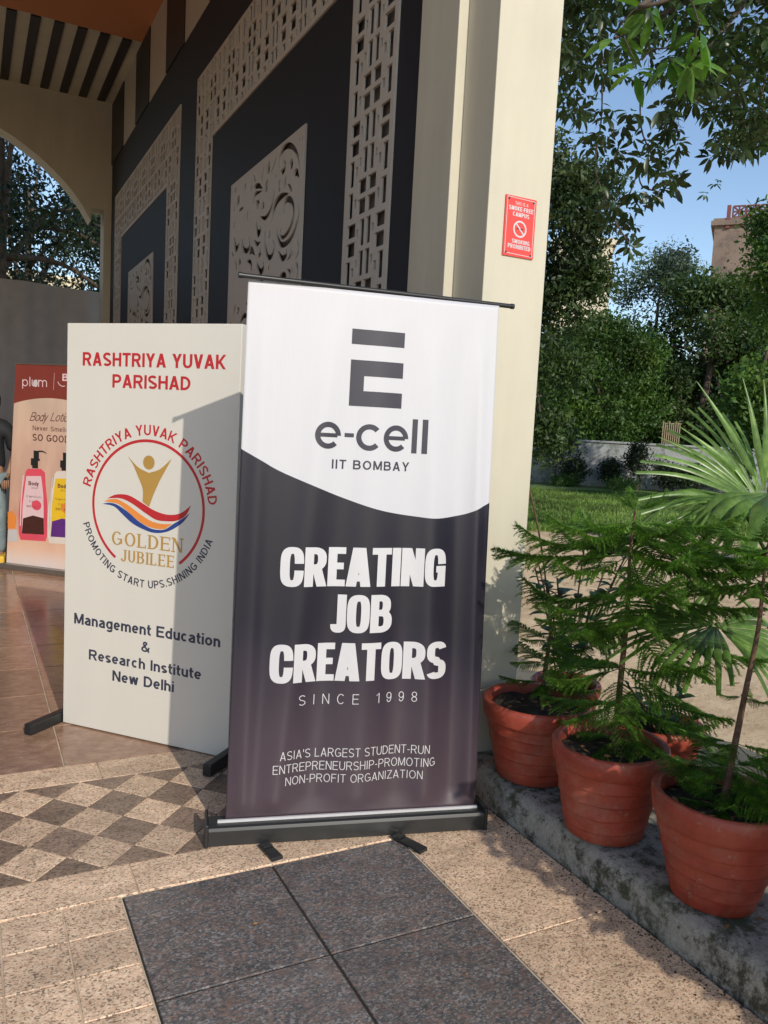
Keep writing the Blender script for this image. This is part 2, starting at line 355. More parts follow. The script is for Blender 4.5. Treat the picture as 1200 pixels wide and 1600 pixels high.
# lattice panels, true cut-outs
def hole(x, z):              # x, z in units of the .5 m repeat -> True where open
    f = x % 1.0; q = z % 1.0
    if f > .5: f = 1-f
    if f < .285:
        if .07 <= f <= .18 and (.02 <= q <= .27 or .33 <= q <= .585): return True
        if .07 <= f <= .272 and (.63 <= q <= .77 or .82 <= q <= .955): return True
        if .212 <= f <= .27 and (.10 <= q <= .19 or .42 <= q <= .51): return True
    else:
        if .30 <= f <= .48 and (.02 <= q <= .17 or .22 <= q <= .36): return True
        if .375 <= f <= .48 and (.41 <= q <= .655 or .705 <= q <= .965): return True
        if .30 <= f <= .345 and (.50 <= q <= .58 or .80 <= q <= .88): return True
    return False
def lattice(regions, y0):    # regions: rects in (s along wall from y0, z)
    cs = set(); cz = set(); base = (.07,.18,.212,.27,.272,.285,.30,.345,.375,.48,.5)
    for k in range(-1, 9):
        for f in base: cs.add(round((k+f)*.5,5)); cs.add(round((k+1-f)*.5,5))
    for k in range(0, 10):
        for f in (.02,.10,.17,.19,.22,.27,.33,.36,.41,.42,.50,.51,.58,.585,.63,.655,.705,.77,.80,.82,.88,.955,.965): cz.add(round((k+f)*.5,5))
    for (a,b,c_,d) in regions: cs |= {a,b}; cz |= {c_,d}
    cs = sorted(cs); cz = sorted(cz); solid = {}
    for i in range(len(cs)-1):
        for j in range(len(cz)-1):
            x, z = (cs[i]+cs[i+1])/2, (cz[j]+cz[j+1])/2; ins = False; edge = False
            for (a,b,c_,d) in regions:
                if a < x < b and c_ < z < d: ins = True
            if not ins: continue
            def inside(x, z): return any(a < x < b and c_ < z < d for (a,b,c_,d) in regions)
            e = .022
            edge = not (inside(x-e,z) and inside(x+e,z) and inside(x,z+e) and inside(x,z-e))
            if edge or not hole(x/.5, z/.5): solid[(i,j)] = 1
    mb = MB(); X0, X1 = 1.744, 1.757
    for (i,j) in solid:
        ya, yb, za, zb = y0+cs[i], y0+cs[i+1], cz[j], cz[j+1]
        mb.add([(X0,ya,za),(X0,yb,za),(X0,yb,zb),(X0,ya,zb)], [(0,3,2,1)])
        if (i-1,j) not in solid: mb.add([(X0,ya,za),(X0,ya,zb),(X1,ya,zb),(X1,ya,za)], [(0,1,2,3)])
        if (i+1,j) not in solid: mb.add([(X0,yb,za),(X1,yb,za),(X1,yb,zb),(X0,yb,zb)], [(0,1,2,3)])
        if (i,j-1) not in solid: mb.add([(X0,ya,za),(X1,ya,za),(X1,yb,za),(X0,yb,za)], [(0,1,2,3)])
        if (i,j+1) not in solid: mb.add([(X0,ya,zb),(X0,yb,zb),(X1,yb,zb),(X1,ya,zb)], [(0,1,2,3)])
    return part('lattice_panel', mb, M_lattice)
for y in bays:
    lattice([(0,.515,.0,4.33),(3.245,3.76,.0,4.33),(.515,3.245,3.715,4.33)], y)
AR=[([(-0.318,0.141),(-0.32,0.079),(-0.392,0.042),(-0.494,0.054),(-0.598,0.11),(-0.657,0.18),(-0.691,0.247)],0.03),([(-0.341,0.172),(-0.398,0.18),(-0.423,0.149),(-0.39,0.11)],0.03),([(-0.529,0.207),(-0.534,0.172),(-0.54,0.14)],0.05),([(-0.579,0.256),(-0.63,0.244),(-0.678,0.286)],0.035),([(-0.602,0.304),(-0.644,0.29),(-0.694,0.349)],0.035),([(-0.345,0.293),(-0.32,0.25),(-0.346,0.218)],0.025),([(-0.421,0.298),(-0.435,0.258),(-0.449,0.218)],0.03),([(-0.563,0.343),(-0.522,0.303),(-0.478,0.277)],0.02),([(-0.206,0.457),(-0.237,0.378),(-0.311,0.336),(-0.406,0.329),(-0.509,0.34)],0.04),([(-0.448,0.454),(-0.433,0.401),(-0.475,0.37),(-0.55,0.389),(-0.597,0.442),(-0.591,0.514),(-0.525,0.569),(-0.426,0.588),(-0.374,0.553),(-0.399,0.523)],0.032),([(-0.32,0.505),(-0.326,0.557),(-0.401,0.625),(-0.515,0.635),(-0.618,0.598),(-0.688,0.527),(-0.7,0.476),(-0.666,0.439)],0.028),([(-0.084,0.479),(-0.083,0.566),(-0.157,0.662),(-0.239,0.665),(-0.279,0.607),(-0.238,0.567)],0.028),([(-0.175,0.549),(-0.163,0.494)],0.03),([(-0.347,0.657),(-0.431,0.715),(-0.505,0.708),(-0.5,0.664)],0.03),([(-0.527,0.743),(-0.587,0.716),(-0.572,0.657)],0.018),([(-0.608,0.737),(-0.634,0.705)],0.01),([(-0.672,0.766),(-0.718,0.713),(-0.693,0.642)],0.022),([(-0.287,0.728),(-0.353,0.793),(-0.405,0.826),(-0.42,0.79)],0.03),([(-0.501,0.84),(-0.525,0.805),(-0.512,0.772)],0.025),([(-0.582,0.826),(-0.558,0.779)],0.015),([(-0.675,0.785),(-0.713,0.815),(-0.701,0.861)],0.02),([(0.092,0.66),(-0.006,0.736),(-0.069,0.718),(-0.053,0.672)],0.035),([(-0.168,0.76),(-0.194,0.717)],0.02),([(0.062,0.623),(0.008,0.611),(0.024,0.571)],0.03),([(0.155,0.5),(0.083,0.541),(0.006,0.537)],0.025),([(0.123,0.385),(0.08,0.469),(0.026,0.459),(0.03,0.424)],0.04),([(0.177,0.71),(0.22,0.64),(0.301,0.62)],0.03),([(0.273,0.589),(0.206,0.558),(0.12,0.607)],0.04),([(0.436,0.439),(0.403,0.51),(0.314,0.547),(0.246,0.516),(0.277,0.454)],0.03),([(0.633,0.396),(0.583,0.487),(0.496,0.465)],0.04),([(0.325,0.345),(0.31,0.263)],0.02),([(0.194,0.26),(0.167,0.197),(0.011,0.205)],0.025),([(0.196,0.142),(0.105,0.15),(0.002,0.191)],0.03),([(0.138,0.252),(0.079,0.278),(0.121,0.3)],0.035),([(-0.014,0.332),(-0.019,0.279)],0.045),([(0.036,0.368),(-0.075,0.398),(-0.175,0.365),(-0.228,0.299),(-0.231,0.242)],0.025),([(-0.087,0.231),(-0.069,0.197),(-0.1,0.158)],0.04),([(-0.107,0.127),(-0.102,0.087),(-0.118,0.045)],0.045),([(-0.149,0.138),(-0.224,0.085),(-0.267,0.033)],0.012),([(0.017,0.15),(0.012,0.098),(-0.024,0.04)],0.018),([(0.165,0.108),(0.217,0.054)],0.02),([(0.251,0.164),(0.24,0.111)],0.025),([(0.413,0.099),(0.379,0.075)],0.04),([(0.579,0.177),(0.535,0.114)],0.05),([(0.643,0.075),(0.62,0.043)],0.03),([(0.653,0.214),(0.649,0.14)],0.02),([(0.535,0.227),(0.423,0.225)],0.02),([(0.64,0.335),(0.652,0.273)],0.02),([(0.688,0.492),(0.631,0.531)],0.02),([(0.478,0.622),(0.471,0.572)],0.05),([(0.587,0.568),(0.539,0.65)],0.03),([(-0.655,0.084),(-0.677,0.055)],0.015),([(-0.698,0.09),(-0.72,0.061)],0.015),([(-0.254,0.183),(-0.262,0.166)],0.02)]
def catmull(pts, n=7):
    P = [Vector(p) for p in pts]; P = [P[0]*2-P[1]]+P+[P[-1]*2-P[-2]]; out = []
    for i in range(1, len(P)-2):
        for k in range(n):
            t = k/n; a, b, c, d = P[i-1:i+3]
            out.append(.5*((2*b)+(c-a)*t+(2*a-5*b+4*c-d)*t*t+(3*b-a-3*c+d)*t**3))
    out.append(P[-2]); return out
def motif(pts, w):
    c = catmull([(x, -y) for x, y in pts], 6); n = len(c)
    if n < 4: return []
    L, R = [], []
    for i in range(n):
        t = (c[min(i+1,n-1)]-c[max(i-1,0)]).normalized(); nn = Vector((-t.y, t.x)); q = i/(n-1)
        h = w*.5*max(.12, sin(pi*min(1, q**.75))**.7)
        L.append(c[i]+nn*h); R.append(c[i]-nn*h)
    return L+R[::-1]
def pip(pt, poly):
    x, y = pt; r = False
    for i in range(len(poly)):
        a, b = poly[i-1], poly[i]
        if (a.y > y) != (b.y > y) and x < (b.x-a.x)*(y-a.y)/(b.y-a.y)+a.x: r = not r
    return r
polys = []
for pts, w_ in AR:
    for sgn in (0, 1):
        if sgn: pts2 = [(x, 1.52-y+.02) for x, y in pts]
        else: pts2 = pts
        if sgn and min(p[1] for p in pts2) < .76: continue
        pl = motif(pts2, w_*1.3)
        if not pl: continue
        if any(abs(p.x) > .73 or p.y > -.02 for p in pl): pl = [Vector((max(-.725,min(.725,p.x)), min(-.025,p.y))) for p in pl]
        bb = lambda q: (min(p.x for p in q), max(p.x for p in q), min(p.y for p in q), max(p.y for p in q))
        A1 = bb(pl); ok = True
        for q in polys:
            B1 = bb(q)
            if A1[0] > B1[1]+.008 or A1[1] < B1[0]-.008 or A1[2] > B1[3]+.008 or A1[3] < B1[2]-.008: continue
            if any(pip(p, q) for p in pl) or any(pip(p, pl) for p in q) or min((p-r).length for p in pl for r in q) < .003: ok = False; break
        if ok: polys.append(pl)
def scroll_panel(y0):
    cu = bpy.data.curves.new('scroll', 'CURVE'); cu.dimensions = '2D'; cu.fill_mode = 'BOTH'; cu.extrude = .006
    for pl in [[Vector(q) for q in ((-.75,0),(.75,0),(.75,-2.49),(-.75,-2.49))]]+polys:
        sp = cu.splines.new('POLY'); sp.points.add(len(pl)-1); sp.use_cyclic_u = True
        for k, p in enumerate(pl): sp.points[k].co = (p.x, p.y, 0, 1)
    o = bpy.data.objects.new('scroll', cu); COL.objects.link(o); dg = bpy.context.evaluated_depsgraph_get()
    me = bpy.data.meshes.new_from_object(o.evaluated_get(dg)); bpy.data.objects.remove(o)
    me.materials.clear(); me.materials.append(M_lattice)
    q = bpy.data.objects.new('scroll_panel', me); COL.objects.link(q); q.parent = BL
    # local x -> +Y, local y -> +Z
    q.matrix_local = Matrix(((0,0,1,1.750),(1,0,0,y0),(0,1,0,3.19),(0,0,0,1)))
    q.location = Vector((1.750,y0,3.19))-Bo
for y in bays: scroll_panel(y+1.88)
# end wall and front wall, each with its arch
def arch_z(x, cx=-1.35, a=3.01, z0=3.4, b=2.0):
    if x > 1.49 or x < 2*cx-1.49: return 4.235
    return z0+b*math.sqrt(max(0, 1-((x-cx)/a)**2))
def arch(name, Y0, Y1, xr, jamb=True):
    mb = MB(); xs = [xr,1.66,1.6599,1.49]; xs = [1.49]+[1.49-k*.12 for k in range(1, 48) if 1.49-k*.12 > -4.19]+[-4.19]
    if jamb: mb.box((1.66,Y0,-.1),(xr,Y1,5.66))
    else: mb.box((1.66,Y0,4.236),(xr,Y1,5.66))
    mb.box((-5.0,Y0,-.1),(-4.36,Y1,5.66))
    for a, b in [(1.66,1.49)]+list(zip(xs[:-1], xs[1:]))+[(-4.19,-4.36)]:
        za, zb = arch_z(a-1e-6), arch_z(b+1e-6)
        mb.add([(a,Y0,za),(b,Y0,zb),(b,Y0,5.66),(a,Y0,5.66)], [(3,2,1,0)]); mb.add([(a,Y1,za),(b,Y1,zb),(b,Y1,5.66),(a,Y1,5.66)], [(0,1,2,3)])
        mb.add([(a,Y0,za),(b,Y0,zb),(b,Y1,zb),(a,Y1,za)], [(0,1,2,3)], 0)
    return part(name, mb, M_cream)
arch('end_wall', 12.0, 12.34, 1.79)
arch('front_wall', 2.72, 2.93, 1.788, False)
c = MB(); c.box((-5.0,2.935,5.63),(1.80,9.87,5.66)); part('ceiling', c, M_orange)
c = MB(); c.box((-5.0,9.87,5.642),(1.80,12.0,5.66)); part('ceiling_border', c, M_cream)
for k in range(-10, 5):
    c = MB(); x = .645+.2355*(k); c.box((x-.05,9.90,5.622),(x+.05,11.93,5.641)); part('ceiling_strip', c, M_strip)
c = MB(); c.box((-5.1,2.71,5.662),(2.085,12.34,13.0)); part('unseen_shade_block', c, M_cream)  # unseen block over the ceiling, height added to shade the trees beyond the arch
c = MB(); c.box((-5.0,2.935,-.1),(-4.8,11.995,5.62)); part('added_side_wall', c, M_cream)  # unseen wall, added to keep side light out of the portico

# smoke-free sign
M_red = plain('sign_red', (.72,.062,.045), .35, var=.05); M_white = plain('print_white', (.58,.57,.58), .5, var=.03)
M_black = plain('satin_black', (.018,.019,.020), .38, var=.25); M_ink = plain('ink_dark', (.03,.028,.045), .4, var=.05)

# ------------------------------------------------------------------ lettering: a small stroke alphabet laid on real surfaces
def sup(cx, cy, rx, ry, a0, a1, n=14, p=2.0):
    out = []
    if p > 2.6:
        n *= 3
        for i in range(n+1):
            a = radians(a0+(a1-a0)*i/n); c, s = cos(a), sin(a); r = (abs(c/rx)**p+abs(s/ry)**p)**(-1/p); out.append((cx+c*r, cy+s*r))
        return out
    for i in range(n+1):
        a = radians(a0+(a1-a0)*i/n); c, s = cos(a), sin(a)
        out.append((cx+rx*math.copysign(abs(c)**(2/p), c), cy+ry*math.copysign(abs(s)**(2/p), s)))
    return out
WID = dict(zip("ABCDEFGHIJKLMNOPQRSTUVWXYZ", (.90,.86,.90,.86,.78,.72,.94,.84,.22,.66,.88,.72,1.02,.84,.96,.82,.96,.88,.82,.78,.84,.84,1.2,.84,.86,.78)))
WID.update(dict(a=.66,b=.68,c=.62,d=.68,e=.66,f=.38,g=.68,h=.64,i=.2,k=.62,l=.2,m=1.02,n=.64,o=.70,p=.68,r=.42,s=.6,t=.40,u=.64,v=.62,w=.94,y=.62))
WID.update({' ':.34,'.':.2,'-':.36,"'":.16,'&':.86,'1':.42,'9':.66,'8':.68,'/':.4})
def glyph(ch, W, wx, wy, p=2.0, serif=False):
    a, b, h = wx/2, wy/2, wx*1.12; c = h/2; out = []; xh = .73
    def st(path, k=1.0, closed=False):
        n = len(path); L, R = [], []
        for i, (x, y) in enumerate(path):
            x0, y0 = path[i-1] if (i or closed) else path[0]; x1, y1 = path[(i+1) % n] if (i < n-1 or closed) else path[-1]
            tx, ty = x1-x0, y1-y0; l = math.hypot(tx, ty) or 1; nx, ny = -ty/l, tx/l
            L.append((x+nx*a*k, y+ny*b*k)); R.append((x-nx*a*k, y-ny*b*k))
        out.append([(L[i], L[(i+1) % n], R[(i+1) % n], R[i]) for i in range(n if closed else n-1)])
    def D(x0, y0, x1, y1, k=1.0):
        hh = h*k/2; q = []
        for i in range(3):
            s, e = i/3, (i+1)/3
            q.append(((x0+(x1-x0)*s-hh, y0+(y1-y0)*s), (x0+(x1-x0)*s+hh, y0+(y1-y0)*s), (x0+(x1-x0)*e+hh, y0+(y1-y0)*e), (x0+(x1-x0)*e-hh, y0+(y1-y0)*e)))
        out.append(q)
    def Vb(x, y0=0, y1=1, k=1.0):
        q = []
        for i in range(3): s, e = y0+(y1-y0)*i/3, y0+(y1-y0)*(i+1)/3; q.append(((x-a*k, s), (x+a*k, s), (x+a*k, e), (x-a*k, e)))
        out.append(q)
        if serif and k == 1.0:
            for yy in (y0, y1):
                if yy in (0, 1): z0, z1 = (0, b*1.3) if yy == 0 else (1-b*1.3, 1); out.append([((x-a*2.1, z0), (x+a*2.1, z0), (x+a*2.1, z1), (x-a*2.1, z1))])
    def H(x0, x1, y, k=1.0):
        out.append([((x0, y-b*k), (x1, y-b*k), (x1, y+b*k), (x0, y+b*k))])
    th = .45 if serif else 1.0
    m = W/2
    def bowl(yt, yb, xr, xs=a):          # D-shaped bowl
        ym, ry = (yt+yb)/2, (yt-yb)/2; xc = max(xs+.02, xr-a-min(ry*1.1, (xr-xs)*.6)); rx = xr-a-xc
        st([(xs, yt), ((xs+xc)/2, yt)]+sup(xc, ym, rx, ry, 90, -90, 12, max(2.0, p*.8))+[((xs+xc)/2, yb), (xs, yb)])
    if ch == 'A':
        dm = .035 if p > 2.6 else 0; D(c, 0, m-dm, 1, th); D(W-c, 0, m+dm, 1); H(W*.24, W*.76, .22 if dm else .29)
        if serif: H(0-a, c+a*1.6, b); H(W-c-a*1.6, W+a, b)
    elif ch == 'B': Vb(a); bowl(1-b, .52, W*.93); bowl(.52, b, W)
    elif ch == 'C': st(sup(m, .5, m-a, .5-b, 42 if p < 2.6 else 26, 318 if p < 2.6 else 334, 26, p))
    elif ch == 'D': Vb(a); bowl(1-b, b, W)
    elif ch in 'EF':
        Vb(a); H(a, W, 1-b); H(a, W*.9, .52)
        if ch == 'E': H(a, W, b)
        if serif: out.append([((W-a*.8, .78), (W, .78), (W, 1), (W-a*.8, 1))]); out.append([((W-a*.8, 0), (W, 0), (W, .22), (W-a*.8, .22))])
    elif ch == 'G': st(sup(m, .5, m-a, .5-b, 42 if p < 2.6 else 28, 326, 26, p)); H(W-2*a-.05 if p > 2.5 else m+.02, W, .46); Vb(W-a, .0 if p > 2.5 else .12, .46, .99)
    elif ch == 'H': Vb(a); Vb(W-a); H(a, W-a, .52)
    elif ch == 'I': Vb(m)
    elif ch == 'J': Vb(W-a, .27, 1); st(sup(m, .27, m-a, .27-b, 0, -175 if p < 2.5 else -150, 14, p))
    elif ch == 'K': Vb(a); D(a*1.6, .36, W-c, 1, th); D(W*.34, .56, W-c, 0)
    elif ch == 'L':
        Vb(a); H(a, W, b)
        if serif: out.append([((W-a*.8, 0), (W, 0), (W, .24), (W-a*.8, .24))])
    elif ch == 'M': Vb(a); Vb(W-a); D(c, 1, m, .06, .95); D(W-c, 1, m, .06, .95)
    elif ch == 'N':
        if serif: Vb(a*.8, 0, 1, .5); Vb(W-a*.8, 0, 1, .5); D(c, 1, W-c, 0); H(-a, a*2.4, b*.6); H(-a, a*1.6, 1-b*.6); H(W-a*2.4, W+a, 1-b*.6)
        else: Vb(a); Vb(W-a); D(c, 1, W-c, 0)
    elif ch == 'O': st(sup(m, .5, m-a, .5-b, 0, 345 if p < 2.6 else 355, 23, p), 1, True)
    elif ch == 'P': Vb(a); bowl(1-b, .45, W)
    elif ch == 'R': Vb(a); bowl(1-b, .48, W*.96); D(W*.52, .5, W-c, 0)
    elif ch == 'S' or ch == 's':
        k = 1 if ch == 'S' else xh
        top = sup(m, k*(.75)-b*.4, m-a, k*.25-b*.6+.0, 28, 270, 16, min(p, 3)); bot = sup(m, k*.25+b*.1, m-a, k*.25-b*.9+b*.0, 90, -152, 16, min(p, 3))
        y0 = top[-1][1]; y1 = bot[0][1]; mid = (y0+y1)/2; st(top[:-1]+[(m, mid)]+bot[1:])
    elif ch == 'T':
        Vb(m); H(0, W, 1-b)
        if serif: out.append([((0, .78), (a*.8, .78), (a*.8, 1), (0, 1))]); out.append([((W-a*.8, .78), (W, .78), (W, 1), (W-a*.8, 1))])
    elif ch == 'U': st([(a, 1), (a, .7), (a, .45)]+sup(m, .36, m-a, .36-b, 180, 360, 14, p)+[(W-a, .45), (W-a, .7), (W-a, 1)])
    elif ch == 'V': D(c, 1, m, 0); D(W-c, 1, m, 0, th)
    elif ch == 'W': D(c, 1, W*.28, 0); D(W*.28, 0, m, 1); D(m, 1, W*.72, 0); D(W*.72, 0, W-c, 1)
    elif ch == 'Y': D(c, 1, m, .42); D(W-c, 1, m, .42, th); Vb(m, 0, .43)
    elif ch == 'Z': H(0, W, 1-b); H(0, W, b); D(c, .04, W-c, .96)
    elif ch == '&': st([(W-a, 0), (W*.3, .62)]+sup(W*.44, .80, W*.17, .18-b, 200, -20, 10)+[(W*.3, .46)]+sup(W*.38, .27, W*.38-a, .27-b, 120, 300, 12)+[(W*.8, .2), (W*.88, .46)])
    elif ch == '.': out.append([((m-a, 0), (m+a, 0), (m+a, 2*a), (m-a, 2*a))])
    elif ch == '-': H(0, W, .42)
    elif ch == "'": Vb(m, .68, 1)
    elif ch == '1': Vb(W-a); D(a, .74, W-a*1.2, .96, .9)
    elif ch == '9': st(sup(m, .68, m-a, .32-b, 0, 345, 20), 1, True); st(sup(m, .5, m-a, .5-b, 10, -150, 14))
    elif ch == '8': st(sup(m, .75, (m-a)*.9, .25-b*.6, 0, 345, 18), 1, True); st(sup(m, .26, m-a, .26-b, 0, 345, 18), 1, True)
    elif ch in 'ocegdbpqa' :
        cy, ry, rx = xh/2, xh/2-b, m-a
        if ch == 'o': st(sup(m, cy, rx, ry, 0, 345, 22), 1, True)
        if ch == 'c': st(sup(m, cy, rx, ry, 45, 315, 20))
        if ch == 'e': st(sup(m, cy, rx, ry, 0, 318, 22)); H(a, W-a, cy, .9)
        if ch in 'gdbpq': st(sup(m, cy, rx, ry, 0, 345, 22), 1, True)
        if ch == 'd': Vb(W-a, 0, 1)
        if ch == 'b': Vb(a, 0, 1)
        if ch == 'p': Vb(a, -.27, xh)
        if ch == 'g': Vb(W-a, 0, xh); st(sup(m, -.03, rx, .25-b, 0, -150, 12))
        if ch == 'a': Vb(W-a*1.2, 0, xh*.7); st(sup(m, xh-.24, rx*.92, .24-b, 0, 160, 12)); st([(W-a*1.3, xh*.60), (m, xh*.56)]+sup(m, xh*.30, rx*.98, xh*.28-b*.8, 105, 300, 12)+[(W-a*1.3, xh*.2)])
    elif ch in 'nhmru':
        if ch == 'u': st([(a, xh), (a, xh*.5)]+sup(m, .3, m-a, .3-b, 180, 350, 12)+[(W-a, .4)]); Vb(W-a, 0, xh)
        else:
            Vb(a, 0, 1 if ch == 'h' else xh)
            if ch == 'r': st(sup(W*.72, xh-.3, W*.72-a, .3-b, 170, 80, 8))
            elif ch == 'm':
                for x0, x1 in ((a, m), (m, W-a)): st(sup((x0+x1)/2, xh-.28, (x1-x0)/2, .28-b, 172, 0, 10)+[(x1, .2), (x1, 0)])
            else: st(sup(m, xh-.3, m-a, .3-b, 172, 0, 12)+[(W-a, .2), (W-a, 0)])
    elif ch == 'i': Vb(m, 0, xh); Vb(m, .86, 1)
    elif ch == 'l': Vb(m, 0, 1)
    elif ch == 't': st([(W*.42, .95), (W*.42, .3)]+sup(W*.42+.2, .22, .2, .22-b, 180, 280, 8)); H(0, W, xh-b)
    elif ch == 'k': Vb(a); D(a*1.5, .25, W-c, xh); D(W*.4, .45, W-c, 0)
    elif ch == 'v': D(c, xh, m, 0); D(W-c, xh, m, 0)
    elif ch == 'y': D(c, xh, m, 0); D(W-c, xh, W*.3, -.27)
    elif ch == 'w': D(c, xh, W*.28, 0); D(W*.28, 0, m, xh); D(m, xh, W*.72, 0); D(W*.72, 0, W-c, xh)
    elif ch == 'f': st([(W*.4, 0), (W*.4, .7)]+sup(W*.4+.2, .78, .2, .22-b, 180, 90, 6)); H(0, W, xh-b)
    return out
PB = None
def put(mb, prims, P, fx, fy, m=0, off=.0007):
    if P is PB:                          # follow the folds of the cloth: cut every stroke small
        for k, quads in enumerate(prims):
            for i_, q in enumerate(quads):
                c = [(fx(x, y), fy(x, y)) for x, y in q]
                la = max(math.dist(c[0], c[1]), math.dist(c[3], c[2])); lb = max(math.dist(c[0], c[3]), math.dist(c[1], c[2])); na, nb = max(1, math.ceil(la/.008)), max(1, math.ceil(lb/.012))
                bl = lambda s, t: tuple((c[0][j]*(1-s)+c[1][j]*s)*(1-t)+(c[3][j]*(1-s)+c[2][j]*s)*t for j in (0, 1))
                vs = [P(*bl(i/na, j/nb), off+.00007*k+.000003*(i_ % 22)) for j in range(nb+1) for i in range(na+1)]
                mb.add(vs, [(j*(na+1)+i, j*(na+1)+i+1, (j+1)*(na+1)+i+1, (j+1)*(na+1)+i) for j in range(nb) for i in range(na)], m)
        return
    for k, quads in enumerate(prims):
        for i_, q in enumerate(quads): mb.add([P(fx(x, y), fy(x, y), off+.00007*k+.000003*(i_ % 22)) for x, y in q], [(0,1,2,3)], m)
def text(mb, s, x0, x1, y0, H, P, wx=.2, wy=.17, m=0, p=2.0, tr=.16, serif=False, wid=None, shear=0, off=.0007):
    w = [(wid or WID).get(ch, WID.get(ch, .8)) for ch in s]; tot = sum(w)+tr*(len(s)-1); k = (x1-x0)/H/tot; x = 0
    for ch, ww in zip(s, w):
        if ch != ' ':
            X = x0+x*H*k; put(mb, glyph(ch, ww*k, wx, wy, p, serif), P, lambda a, b, X=X: X+a*H+shear*b*H, lambda a, b: y0+b*H, m, off)
        x += ww+tr
def arctext(mb, s, cx, cy, R, a0, a1, H, P, wx, wy, m, top=True, tr=.16):
    w = [WID[ch] for ch in s]; tot = sum(w)+tr*(len(s)-1); span = abs(radians(a1-a0)); Rm = R+H*.5 if top else R-H*.5
    k = span*Rm/H/tot; x = 0
    for ch, ww in zip(s, w):
        if ch != ' ':
            ac = radians(a0)+(-1 if top else 1)*(x+ww/2)*k*H/Rm; W_ = ww*k
            def fx(a, b): 
                X, Y = (a-W_/2)*H, b*H
                return cx+((R+Y)*cos(ac)+X*sin(ac) if top else (R-Y)*cos(ac)-X*sin(ac))
            def fy(a, b):
                X, Y = (a-W_/2)*H, b*H
                return cy+((R+Y)*sin(ac)-X*cos(ac) if top else (R-Y)*sin(ac)+X*cos(ac))
            put(mb, glyph(ch, W_, wx, wy), P, fx, fy, m)
        x += ww+tr
def poly(mb, pts, P, m=0, off=.0007): mb.add([P(x, y, off) for x, y in pts], [tuple(range(len(pts)))], m)
def ribbon(mb, top, bot, P, m, off=.0007, n=24):
    def samp(l): 
        c = catmull([(x, y) for x, y in l], 8); return [c[round(i*(len(c)-1)/n)] for i in range(n+1)]
    A, B = samp(top), samp(bot)
    for i in range(n): mb.add([P(*B[i], off), P(*B[i+1], off), P(*A[i+1], off), P(*A[i], off)], [(0,1,2,3)], m)
def arcstroke(mb, cx, cy, r, w, a0, a1, P, m, n=40, off=.0007):
    for i in range(n):
        q = []
        for k, rr in ((i, r-w/2), (i, r+w/2), (i+1, r+w/2), (i+1, r-w/2)):
            a = radians(a0+(a1-a0)*k/n); q.append(P(cx+rr*cos(a), cy+rr*sin(a), off))
        mb.add(q, [(0,1,2,3)] if a1 < a0 else [(3,2,1,0)], m)

# ---- smoke-free campus sign on the pillar
sx, sz, sw, sh = 1.866, 2.154, .148, .230       # lower left corner on plane Y = 2.71
SG = thing('smoking_sign', (sx, 2.706, sz), 'small red smoke-free campus sign screwed to the sunlit cream pillar', 'sign')
def PS(x, y, off): return Vector((x, -off-.002, y+.003*(1-x/.148)))
mb = MB(); mb.box((0,-.002,0),(sw,.002,sh)); mb.build('plate', M_red, SG)
mb = MB(); e = .007
for q in ((e,e,sw-e,e+.0022),(e,sh-e-.0022,sw-e,sh-e),(e,e+.0022,e+.0022,sh-e-.0022),(sw-e-.0022,e+.0022,sw-e,sh-e-.0022)):
    poly(mb, [(q[0],q[1]),(q[2],q[1]),(q[2],q[3]),(q[0],q[3])], PS, 0, .0008)
mb.build('border', M_white, SG)
mb = MB(); text(mb, 'THIS IS A', .045, .108, .196, .0125, PS, .14, .12, tr=.2); text(mb, 'SMOKE-FREE', .016, .134, .174, .0165, PS, .22, .18); text(mb, 'CAMPUS', .036, .116, .152, .0165, PS, .22, .18)
text(mb, 'SMOKING', .040, .126, .050, .0155, PS, .22, .18); text(mb, 'PROHIBITED', .022, .132, .029, .0165, PS, .22, .18)
mb.build('lettering', M_white, SG)
mb = MB(); arcstroke(mb, .075, .106, .029, .0065, 0, 360, PS, 0, 40); q = .020; poly(mb, [(.0535,.1235),(.0575,.1275),(.0965,.0885),(.0925,.0845)], PS, 0, .0011); mb.build('prohibition_symbol', M_white, SG)
mb = MB(); poly(mb, [(.059,.1045),(.090,.1045),(.090,.1085),(.059,.1085)], PS, 0, .0009); mb.build('cigarette_symbol', M_black, SG)
for x, y in ((.014,.217),(.134,.217),(.014,.013),(.134,.013)):
    mb = MB(); mb.obox((x,-.0035,y), (.003,0,0), (0,.0015,0), (0,0,.003)); mb.build('screw', M_black, SG)

# ---- foreground roll-up banner
BC = [Vector(v) for v in ((.7905,2.5965,.070),(1.6734,2.372,.070),(.8215,2.6427,1.915),(1.7162,2.4859,1.915))]
folds = [(.07,.055,.03,1.3),(.36,.17,.045,1.5),(.46,.33,.05,-1.0),(.52,.50,.055,1.0),(.62,.66,.05,-1.0),(.73,.78,.035,1.1),(.84,.895,.04,-1.7),(.93,.965,.022,1.4)]
BW, BH = .915, 1.855
def fold(u, v):
    s = 0
    for ut, ub_, w, a in folds:
        c = ut+(ub_-ut)*(1-v)**.8; ww = w*(1+.5*(1-v)); s += a*math.exp(-((u-c)/ww)**2)
    return min(1, v*28)*s*(.0115*max(0, 1-v*1.05)**.8+.0010*min(1, (1-v)*6)) + .0012*sin(u*41+v*3)*v*(1-v)
def PB(x, y, off):
    u, v = x/BW, y/BH
    p = (BC[0]*(1-u)+BC[1]*u)*(1-v)+(BC[2]*(1-u)+BC[3]*u)*v
    n = (BC[1]-BC[0]).lerp(BC[3]-BC[2], v).cross(BC[2]-BC[0]).normalized()
    return p+n*(off+fold(u, v))
